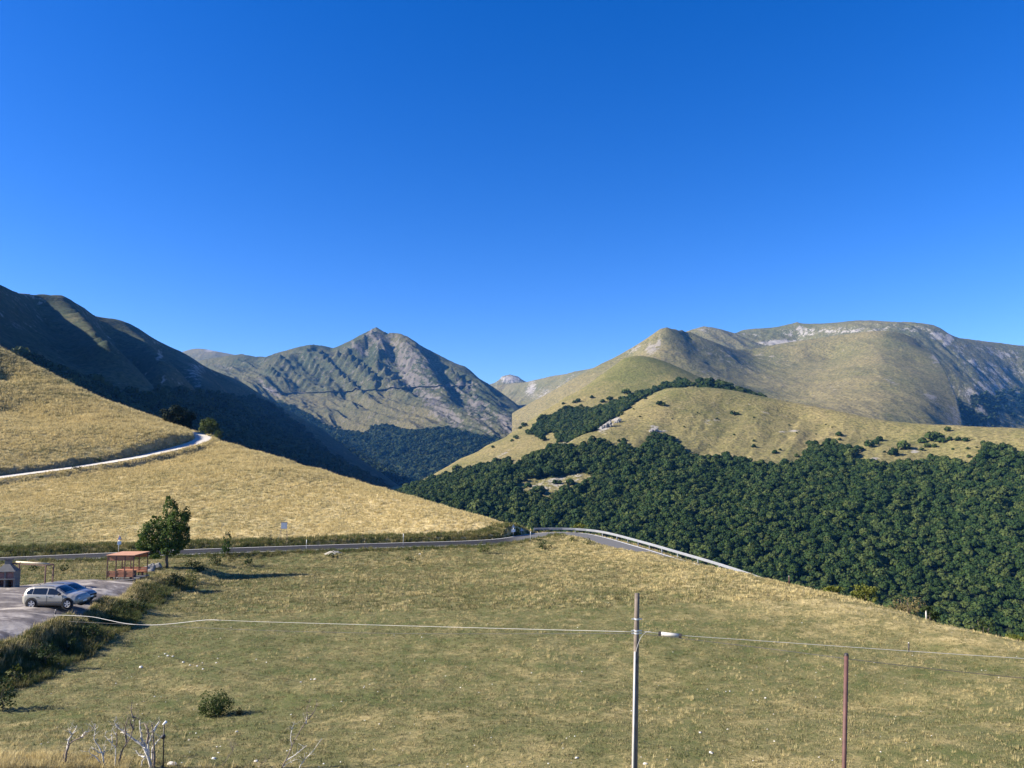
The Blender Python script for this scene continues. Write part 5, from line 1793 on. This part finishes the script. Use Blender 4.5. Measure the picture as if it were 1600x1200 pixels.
bush(120, 733, 18, 7, mat_bush_dark, 67, 'low dark bush on the cutting above the white track', leaf=.12)
bush(153, 722, 14, 8, mat_bush, 68, 'low olive bush on the cutting above the white track, further along', leaf=.12)
bush(310, 699, 8, 4, mat_bush_dark, 69, 'tiny dark bush on the outer edge of the white track', leaf=.10)
bush(64, 747, 10, 5, mat_bush_dark, 70, 'tiny dark bush on the near edge of the white track', leaf=.10)

# trees where the white track turns out of sight
def skyline_tree(name, u, v, D, w, h, mat, seed, label, n, leaf, drop=0, cat='tree', group=None, shape=0):
    """tree whose crown centre shows at (u, v); it stands on the ground below"""
    c = at(u, v, D)
    gz = ground(c[0], c[1])
    k = D / F_PX
    w, h = w * k / 2, h * k / 2
    r = np.random.default_rng(seed)
    cz = c[2] - gz
    blobs = [(0, 0, cz, w * .62, w * .55, h * .75)]
    for j in range(9):
        a = 2 * math.pi * j / 9 + r.uniform(-.3, .3)
        e = r.uniform(-.75, .8)
        s = math.sqrt(max(.1, 1 - e * e)) * (1 - .35 * max(0, e) * shape)
        blobs.append((math.cos(a) * w * .62 * s, math.sin(a) * w * .55 * s, cz + e * h * .62, w * r.uniform(.3, .45), w * r.uniform(.3, .42), h * r.uniform(.26, .4)))
    if cz > h * 1.3:
        blobs.append((0, 0, cz - h * .9, w * .7, w * .6, h * .5))
    return tree(name, (c[0], c[1], gz), blobs, n, leaf, mat, seed, label, cat, group, trunk_r=.05 + .012 * cz, trunk_top=cz, limbs=8)
skyline_tree('dark_tree', 278, 653, 247, 60, 52, mat_yew, 80, 'dense dark tree where the white track turns out of sight', 5200, .30)
skyline_tree('round_tree', 326, 665, 240, 38, 34, mat_bush, 81, 'smaller sunlit round tree right of the dense dark tree', 2600, .24)
skyline_tree('small_tree', 342, 679, 232, 16, 20, mat_bush, 82, 'small bushy tree at the tip of the white track bend', 500, .18)
# trees standing below the rim of the meadow on the right
skyline_tree('rim_bush', 1301, 926, 76, 40, 26, mat_bush_yel, 83, 'low yellow green bush behind the meadow skyline, leftmost of the rim trees', 1100, .10, cat='bush')
skyline_tree('rim_tree', 1350, 929, 76, 48, 46, mat_bush_yel, 84, 'taller green tree behind the meadow skyline, beside the yellow green bush', 1900, .11)
skyline_tree('rim_bush', 1418, 946, 70, 60, 46, mat_bush_brown, 85, 'brownish half bare bush behind the meadow skyline', 1100, .085, cat='bush')
skyline_tree('rim_bush', 1453, 958, 68, 32, 30, mat_bush, 86, 'dark green bush just right of the brownish bush on the skyline', 700, .10, cat='bush')
skyline_tree('rim_tree', 1535, 985, 66, 46, 60, mat_bush, 87, 'pale thin green tree behind the skyline near the right edge', 700, .09)
skyline_tree('rim_bush', 1592, 1001, 54, 46, 22, mat_bush_yel, 88, 'bright green bush on the meadow rim at the right edge of the picture', 900, .08, cat='bush')
skyline_tree('rim_bush', 905, 823, 140, 30, 14, mat_bush_yel, 89, 'yellow green bushes just beyond the guardrail at the bend', 500, .14, cat='bush')

# lone trees and bushes scattered over the grassy hill
def on_hill(u, v, H=hill_h, d0=560, d1=1560, n=3000):
    Ds = np.linspace(d0, d1, n)
    b_ = (600.0 - v) / F_PX
    s = Ds / (CP - b_ * SP)
    x, z = (u - 800) / F_PX * s, CAM_H + s * (SP + b_ * CP)
    gz = H(x, Ds)
    i = int(np.argmax(gz >= z))
    return np.array([x[i], Ds[i], gz[i]])
hb_mesh = []
for q in range(4):
    V, F = leaf_crown(200 + q, 7, 24, .26)
    me = bpy.data.meshes.new('hill_bush')
    me.from_pydata([tuple(v) for v in V], [], F)
    me.materials.append(mat_wood)
    hb_mesh.append(me)
spots = [(980, 616, 13), (975, 614, 9), (953, 626, 12), (942, 629, 9), (1031, 634, 13), (1036, 634, 9), (1008, 624, 6), (1145, 648, 10), (1152, 648, 7), (903, 628, 9), (897, 630, 7), (925, 622, 7), (1069, 668, 4), (1016, 690, 16), (1024, 688, 9), (1178, 699, 8), (1178, 690, 5), (1211, 708, 9), (1219, 704, 5),
         (1245, 714, 9), (975, 689, 8), (967, 690, 6), (819, 667, 11), (813, 670, 7), (848, 689, 15), (834, 677, 14), (806, 686, 10), (828, 679, 9), (1147, 680, 4), (1178, 653, 3.5), (1233, 665, 3.5), (1245, 677, 3.5), (1108, 696, 3), (1311, 681, 11), (1312, 688, 6), (1358, 698, 17), (1368, 694, 12), (1374, 689, 12), (1412, 702, 20), (1396, 711, 17),
         (1457, 690, 24), (1466, 684, 14), (1471, 692, 14), (1441, 692, 14), (1449, 699, 12), (1460, 699, 9), (1481, 674, 11), (1484, 688, 9), (1497, 689, 10), (1509, 690, 11), (1346, 703, 8), (1512, 702, 6), (1514, 715, 8), (1530, 721, 16), (1210, 709, 8), (1382, 707, 5), (1440, 704, 8), (880, 632, 6), (770, 700, 6), (745, 706, 5), (800, 690, 6), (1489, 703, 5),
         (1340, 699, 6), (1360, 649.5, 8), (1340, 646.5, 7), (1376, 652, 5), (1290, 664, 3), (1300, 668, 3), (1526, 700, 4), (1275, 679, 3), (1120, 655, 4), (1090, 646, 3.5), (990, 640, 4), (1000, 652, 4), (1050, 655, 3)]
HB_LABELS = {(1457, 690): 'largest dark bush in the clump on the right of the grassy hill', (1412, 702): 'round dark bush left of the largest clump on the grassy hill', (1396, 711): 'round dark bush just below and left of its twin on the grassy hill',
             (1358, 698): 'wider of two touching bushes above the wood edge on the grassy hill', (1374, 689): 'upper right bush of the row of three above the wood edge', (1530, 721): 'dark bush standing against the wood edge near the right border', (1311, 681): 'small tree standing just above the highest tongue of the wood',
             (980, 616): 'bush on the green spur above the long strip of wood', (953, 626): 'bush left of the green spur bush, above the strip of wood', (1031, 634): 'lone bush near the top left of the grassy dome', (848, 689): 'dark bush in the pale gap left of the gully wood', (1145, 648): 'lone bush in the middle of the grassy dome', (1016, 690): 'bush right below the white upright crag',
             (1481, 674): 'dark bush on the skyline ridge above the largest clump', (1509, 690): 'rightmost bush of the short row right of the largest clump'}
r = np.random.default_rng(5)
for i, (u, v, w) in enumerate(spots):
    g = on_hill(u, v)
    k = g[1] / F_PX
    o = bpy.data.objects.new('hill_bush', hb_mesh[i % 4])
    col.objects.link(o)
    rad = w * k / 2 / 1.05
    o.location = (g[0], g[1], g[2] + rad * .55)
    o.scale = (rad, rad, rad * r.uniform(.85, 1.15))
    o.rotation_euler = (0, 0, r.uniform(0, 6.28))
    tag(o, HB_LABELS.get((u, v), 'dark green bush scattered on the open grass of the hill above the wood'), 'bush', 'bushes scattered on the grassy hill')

# pale crags on the flank of the hill
for (u, v, w, h, sd, lab) in [(944, 668, 26, 20, 1, 'pale rock crag on the left shoulder of the grassy hill'), (964, 660, 14, 12, 2, 'small crag just right of the large pale crag'), (1021, 674, 16, 14, 3, 'white upright crag on the grassy hill above the wood')]:
    g = on_hill(u, v)
    k = g[1] / F_PX
    crag = empty('rock_crag', g, 0, lab, 'rock')
    rr = np.random.default_rng(sd)
    for j in range(5):
        V, F = rock_mesh(sd * 10 + j, 3, .6, 1.0)
        f = (j - 2) / 2.5
        o = link_mesh('rock', [(x * w * k * .17, y * w * k * .14, z * h * k * rr.uniform(.2, .36)) for x, y, z in V], F, M_grey_stone, False, crag)
        o.location = (f * w * k * .42, rr.uniform(-.1, .1) * w * k - w * k * .1, f * h * k * .38 * (1 if u < 1000 else .3))
        o.rotation_euler = (rr.uniform(-.2, .2), rr.uniform(-.2, .2), rr.uniform(0, 3))

# boulders beside the leafy tree
for i, (u, v, w, h, lab) in enumerate([(228, 893, 13, 10, 'grey boulder next to the picnic shelter, leftmost of the heap'), (237, 890, 12, 11, 'pale topped boulder in the middle of the heap by the leafy tree'), (246, 888, 12, 10, 'pale boulder at the foot of the leafy tree'), (234, 894, 14, 6, 'flat boulder lying in front of the heap by the leafy tree')]):
    g = on_ground(u, v, 40, 120)
    k = g[1] / F_PX
    V, F = rock_mesh(30 + i, 3, .4, .9)
    o = link_mesh('boulder', [(x * w * k * .55, y * w * k * .5, z * h * k * .6 + h * k * .35) for x, y, z in V], F, M_grey_stone)
    o.location = tuple(g)
    tag(o, lab, 'boulder', 'boulders heaped by the leafy tree')

# white stones scattered in the meadow
st_mesh = []
for q in range(6):
    V, F = rock_mesh(50 + q, 2, .45, .6)
    me = bpy.data.meshes.new('white_stone')
    me.from_pydata(V, [], F)
    me.materials.append(M_stone)
    st_mesh.append(me)
r = np.random.default_rng(8)
named = [(220, 1043, 7), (370, 1144, 6), (308, 1041, 5), (286, 1035, 5), (297, 1040, 4), (317, 1046, 4), (262, 1025, 5), (270, 1026, 4), (258, 1022, 4), (90, 1038, 7), (334, 1186, 8), (400, 1190, 7), (1111, 1177, 8), (1008, 1194, 8), (901, 1185, 8), (995, 1149, 5), (1196, 1091, 4), (1094, 1145, 5), (1137, 1140, 4), (492, 1062, 5), (486, 1062, 4), (470, 1066, 4), (338, 1036, 4), (340, 1029, 3), (656, 866, 5), (268, 1195, 16)]
spots = [(u, v, w) for (u, v, w) in named]
while len(spots) < 215:
    u, v = r.uniform(60, 1600), 1200 - 260 * r.uniform() ** 1.25
    if u < 330 and v < 985 + (330 - u) * .3:
        continue
    if fbm(np.array(u / 130.0), np.array(v / 60.0), 2) < r.uniform(-.45, .15):
        continue
    spots.append((u, v, r.uniform(1.2, 3.1) * (.6 + (v - 900) / 420)))
for i, (u, v, w) in enumerate(spots):
    g = on_ground(u, v, 18, 110)
    k = g[1] / F_PX
    o = bpy.data.objects.new('white_stone', st_mesh[i % 6])
    col.objects.link(o)
    s = w * k * .44
    o.location = (g[0], g[1], g[2] + s * .15)
    o.scale = (s, s * r.uniform(.7, 1.1), s * r.uniform(.7, 1.2))
    o.rotation_euler = (0, 0, r.uniform(0, 6.28))
    if i == len(named) - 1:
        tag(o, 'largest pale stone in the grass, right of the stake by the dead bushes', 'stone', 'white stones lying in the meadow')
    else:
        tag(o, 'small white stone lying in the short meadow grass', 'stone', 'white stones lying in the meadow')

# dead bleached bushes at the bottom of the picture
def dead(name, ox, oy, sc, lines, r0, seed, label, mat, D=None, group='dead bushes in the foreground'):
    r = np.random.default_rng(seed)
    px = [[(ox + x / sc, oy + y / sc) for x, y in ln] for ln in lines]
    bu, bv = px[0][0]
    g = on_ground(bu, min(bv, 1199), 20, 40)
    Dg = g[1]
    root = empty(name, g, 0, label, 'dead bush', group)
    known = {}
    def pt(u, v, dy):
        return at(u, v, Dg + dy) - g
    for li, ln in enumerate(px):
        # start depth: continue from the nearest existing branch point
        best, dy0 = 1e9, 0.0
        for (ku, kv), dy in known.items():
            dd = math.hypot(ku - ln[0][0], kv - ln[0][1])
            if dd < best:
                best, dy0 = dd, dy
        slope = r.uniform(-.25, .25) * (li > 0)
        P = []
        for k, (u, v) in enumerate(ln):
            dy = dy0 + slope * k / max(1, len(ln) - 1) * 1.2
            known[(u, v)] = dy
            P.append(pt(u, v, dy))
        if li == 0 or (ln[0][1] > 1195):
            P.insert(0, P[0] + np.array([0, 0, -.35]))
        P = smooth_path(P, .06, 2)
        P = P + r.normal(size=P.shape) * .006
        n = len(P)
        rr = r0 * .85 if li == 0 else r0 * r.uniform(.5, .75)
        rad = [rr * (1 - .78 * k / (n - 1)) for k in range(n)]
        mb = MB().tube(P, rad, 6)
        # twigs
        for q in range(4 + n // 3):
            k = r.integers(n // 3, n)
            d = r.normal(size=3) * np.array([.6, .5, .5]) + np.array([0, 0, .55])
            d /= np.linalg.norm(d)
            L_ = r.uniform(.10, .36)
            mb.tube([P[k], P[k] + d * L_ * .5 + r.normal(size=3) * .02, P[k] + d * L_], [rad[k] * .5 + .003, .004, .002], 5)
        mb.build('trunk' if li == 0 else 'branch', mat if r.uniform() < .75 else M_dead_dark, root, True)
    return root
c6 = (60, 1080, 6.154)
c7 = (280, 1050, 6.154)
dead('dead_bush', *c6, [[(262, 738), (260, 660), (275, 560), (310, 490), (370, 460), (420, 445), (470, 400), (510, 380), (545, 320)], [(275, 560), (290, 470), (320, 420), (350, 380), (370, 330)], [(240, 738), (235, 680), (245, 580), (275, 540)], [(320, 420), (295, 380)], [(420, 445), (440, 400), (480, 385)]], .055, 1, 'curved dead bush with grey branches, leftmost of the dead bushes', M_dead)
dead('dead_bush', *c6, [[(640, 738), (620, 620), (590, 550), (530, 460), (545, 400), (545, 310)], [(610, 700), (560, 640), (500, 600), (480, 570)], [(620, 600), (560, 580), (510, 545)], [(625, 620), (640, 560)]], .04, 2, 'thin forked dead bush, second of the dead bushes from the left', M_dead)
dead('dead_bush', *c6, [[(735, 735), (742, 640), (745, 540), (710, 510), (640, 430)], [(745, 540), (755, 480), (750, 400), (770, 340), (750, 260)], [(710, 500), (700, 400)], [(752, 430), (715, 375)], [(770, 340), (730, 300)]], .035, 3, 'slender pale dead stem with three prongs, between thicker dead bushes', M_dead)
dead('dead_bush', *c6, [[(770, 738), (780, 660), (800, 580), (850, 500), (890, 430), (910, 370), (920, 300), (915, 250)], [(915, 250), (965, 262)], [(912, 255), (890, 200), (895, 120)], [(910, 370), (885, 300), (885, 265)], [(850, 500), (830, 370), (850, 300), (860, 255)]], .05, 4, 'leaning dark dead trunk with a snapped top', M_dead_dark)
dead('dead_bush', *c6, [[(1085, 738), (1065, 650), (1040, 590), (1000, 520), (940, 480), (890, 440), (840, 400), (770, 360), (740, 320)], [(1062, 620), (1050, 500), (1090, 450), (1100, 390), (1095, 320)], [(1100, 660), (1090, 560), (1130, 500), (1180, 440)], [(1050, 600), (1040, 540), (1000, 480), (985, 400), (970, 280)], [(1030, 640), (960, 610), (935, 570)], [(840, 400), (790, 395)], [(1050, 500), (1060, 400), (1040, 340), (1010, 310)], [(1100, 390), (1140, 330), (1160, 290)], [(1110, 738), (1115, 620), (1105, 400), (1085, 300)], [(990, 738), (1000, 660), (1040, 630)]], .075, 5, 'thickest dead bush with many bleached branches, left of the stake', M_dead)
dead('dead_bush', *c7, [[(980, 923), (1060, 790), (1090, 690), (1150, 590), (1200, 500), (1240, 440), (1220, 360), (1265, 260)], [(1240, 450), (1290, 400), (1320, 320), (1330, 270)], [(1085, 710), (1065, 620), (1110, 470)], [(1030, 850), (1130, 790), (1230, 700)], [(1150, 923), (1200, 850), (1270, 780), (1370, 640)], [(740, 923), (860, 830)], [(1220, 500), (1225, 420)], [(1000, 900), (1060, 870), (1100, 850)]], .035, 6, 'tall slender dead bush with long bare twigs, rightmost of the dead bushes', M_dead)
dead('dead_bush', *c7, [[(400, 923), (450, 850), (520, 740), (550, 660)], [(520, 740), (500, 700)]], .018, 7, 'single dark bare twig rising between the stake and the tall slender dead bush', M_dead_dark)
# pale fallen branches by the road
g = on_ground(514, 868, 40, 140)
fb = empty('fallen_branches', g, 0, 'bleached fallen branches lying on the slope below the straight road', 'branches')
r = np.random.default_rng(3)
for j in range(6):
    a = r.uniform(-.6, .6)
    L_ = r.uniform(.8, 2.0)
    x0, y0 = r.uniform(-1, 1), r.uniform(-.5, .5)
    MB().tube([(x0, y0, .12), (x0 + math.cos(a) * L_ * .5, y0 + math.sin(a) * L_ * .5, .45 + .2 * r.uniform()), (x0 + math.cos(a) * L_, y0 + math.sin(a) * L_, .25)], [.05, .04, .015], 6).build('branch', M_dead, fb, True)

# tall straw in the bottom left corner and rough grass on the bank
r = np.random.default_rng(91)
n = 1500
uu = r.uniform(-20, 420, n)
vv = 1205 - 25 * r.uniform(size=n) ** 1.3 * (1 - .6 * sstep(150, 330, uu))
k = r.uniform(size=n) < .06 + .94 * sstep(240, 90, uu)
P = np.array([on_ground(a, b_, 20, 34) for a, b_ in zip(uu[k], vv[k])])
X, Y = P[:, 0], P[:, 1]
lay_grass('tall_straw', X, Y, near_h(X, Y), r.uniform(.5, 1.15, len(X)), straw, 92)
bx, by = [], []
bp = np.array([at(u, v, D * S)[:2] for (u, v, D) in [flat(-60, 1030, 1.4), flat(0, 1012, 1.4), flat(60, 985, 1.4), flat(110, 966, 1.35), flat(165, 938, 1.2), flat(212, 913, .9), flat(262, 897, .5)]])
L_ = np.concatenate([[0], np.cumsum(np.linalg.norm(np.diff(bp, axis=0), axis=1))])
t = r.uniform(0, L_[-1], 5200)
X = np.interp(t, L_, bp[:, 0]) + (-.3 + 3.6 * r.uniform(size=5200) ** 1.6)
Y = np.interp(t, L_, bp[:, 1]) + r.normal(size=5200) * .6 - (X - np.interp(t, L_, bp[:, 0])) * .35
k = ~in_carpark(X, Y, .1)
X, Y = X[k], Y[k]
ts_ = r.uniform(0, L_[-1], 1500)
xs_ = np.interp(ts_, L_, bp[:, 0]) + r.normal(size=1500) * .35 + .2
ys_ = np.interp(ts_, L_, bp[:, 1]) + r.normal(size=1500) * .5
ok_ = ~in_carpark(xs_, ys_, -.2)
lay_grass('bank_straw', xs_[ok_], ys_[ok_], near_h(xs_[ok_], ys_[ok_]), r.uniform(.9, 1.9, ok_.sum()), straw, 96)
lay_grass('bank_grass', X, Y, near_h(X, Y), r.uniform(.4, 1.15, len(X)), verge, 93)
# verge along the straight road, its shaded cutting and the ditch
i = r.integers(0, 150, 12000)
o_ = np.where(r.uniform(size=12000) < .72, hw + .3 + 3.4 * r.uniform(size=12000) ** 1.3, -hw - .3 - 2.2 * r.uniform(size=12000) ** 1.5)
X = road_path[i, 0] + Nl[i, 0] * o_ + r.normal(size=12000) * .5
Y = road_path[i, 1] + Nl[i, 1] * o_
k = (bilinear(d_road, X, Y) > hw + .25) & (X < 8)
X, Y = X[k], Y[k]
lay_grass('verge_grass', X, Y, near_h(X, Y), r.uniform(.6, 1.5, len(X)), verge, 94)

# ------------------------------------------------------------------ road cut across the rocky peak
def on_peak(u, v):
    return on_hill(u, v, peak_h, 2300, 4150, 4000)
ru = np.arange(412, 738, 5.0)
rv = np.interp(ru, [412, 424, 436, 475, 514, 548, 592, 615, 634, 667, 709, 735, 758], [605, 612, 615, 614, 613, 611.5, 609.5, 607.5, 606, 604.2, 604, 602.5, 601])
mrp = np.array([on_peak(u, v) for u, v in zip(ru, rv)])
dd_ = np.gradient(mrp[:, 1])
for _ in range(2):
    mrp[1:-1] = mrp[1:-1] * .5 + (mrp[:-2] + mrp[2:]) * .25
M_mroad = plain('pale_road_cut', (.33, .30, .27), .9, var=.2, vscale=.02)
M_cut_shade = plain('cut_bank_painted_shade', (.085, .075, .065), .95, var=.3, vscale=.02)  # dark colour paints the shade on the cut bank above the road
mz = np.array([peak_h(p[0], p[1]) for p in mrp])
mrp[:, 2] = np.maximum(mrp[:, 2], mz) + 1.5
o = ribbon('mountain_road', mrp, [-9, -2, 4, 7], 0.0, M_mroad)
tag(o, kind='structure')
up = np.gradient(mrp[:, :2], axis=0)
up /= np.linalg.norm(up, axis=1)[:, None]
nl = np.stack([-up[:, 1], up[:, 0]], 1)
V = [np.append(p[:2] + q * 7, p[2] - 12) for p, q in zip(mrp, nl)] + [np.append(p[:2] + q * 9, p[2] + 2.5 + 1.5 * r.normal()) for p, q in zip(mrp, nl)] + [np.append(p[:2] + q * 22, p[2] + 4) for p, q in zip(mrp, nl)]
n = len(mrp)
F = [(r_ * n + i, r_ * n + i + 1, (r_ + 1) * n + i + 1, (r_ + 1) * n + i) for r_ in range(2) for i in range(n - 1)]
keep_ = [f for f in F if project(V[f[0]])[0] < 645]
tag(link_mesh('road_cutting', V, keep_, M_cut_shade), kind='structure')

# ------------------------------------------------------------------ mountain air
hz = [(-9500, -3500), (9500, -3500), (9500, 12500), (-9500, 12500)]
hv = [(x, y, -262) for x, y in hz] + [(x, y, 1080) for x, y in hz]
hf = [(3, 2, 1, 0), (4, 5, 6, 7), (0, 1, 5, 4), (1, 2, 6, 5), (2, 3, 7, 6), (3, 0, 4, 7)]
m = bpy.data.materials.new('haze')
m.use_nodes = True
nd, lk = m.node_tree.nodes, m.node_tree.links
nd.remove(nd['Principled BSDF'])
pv = nd.new('ShaderNodeVolumePrincipled')
pv.inputs['Color'].default_value = (.08, .36, 1.0, 1)
pv.inputs['Density'].default_value = .000033
pv.inputs['Anisotropy'].default_value = .0
lk.new(pv.outputs[0], nd['Material Output'].inputs['Volume'])
tag(link_mesh('haze', hv, hf, m), kind='stuff')
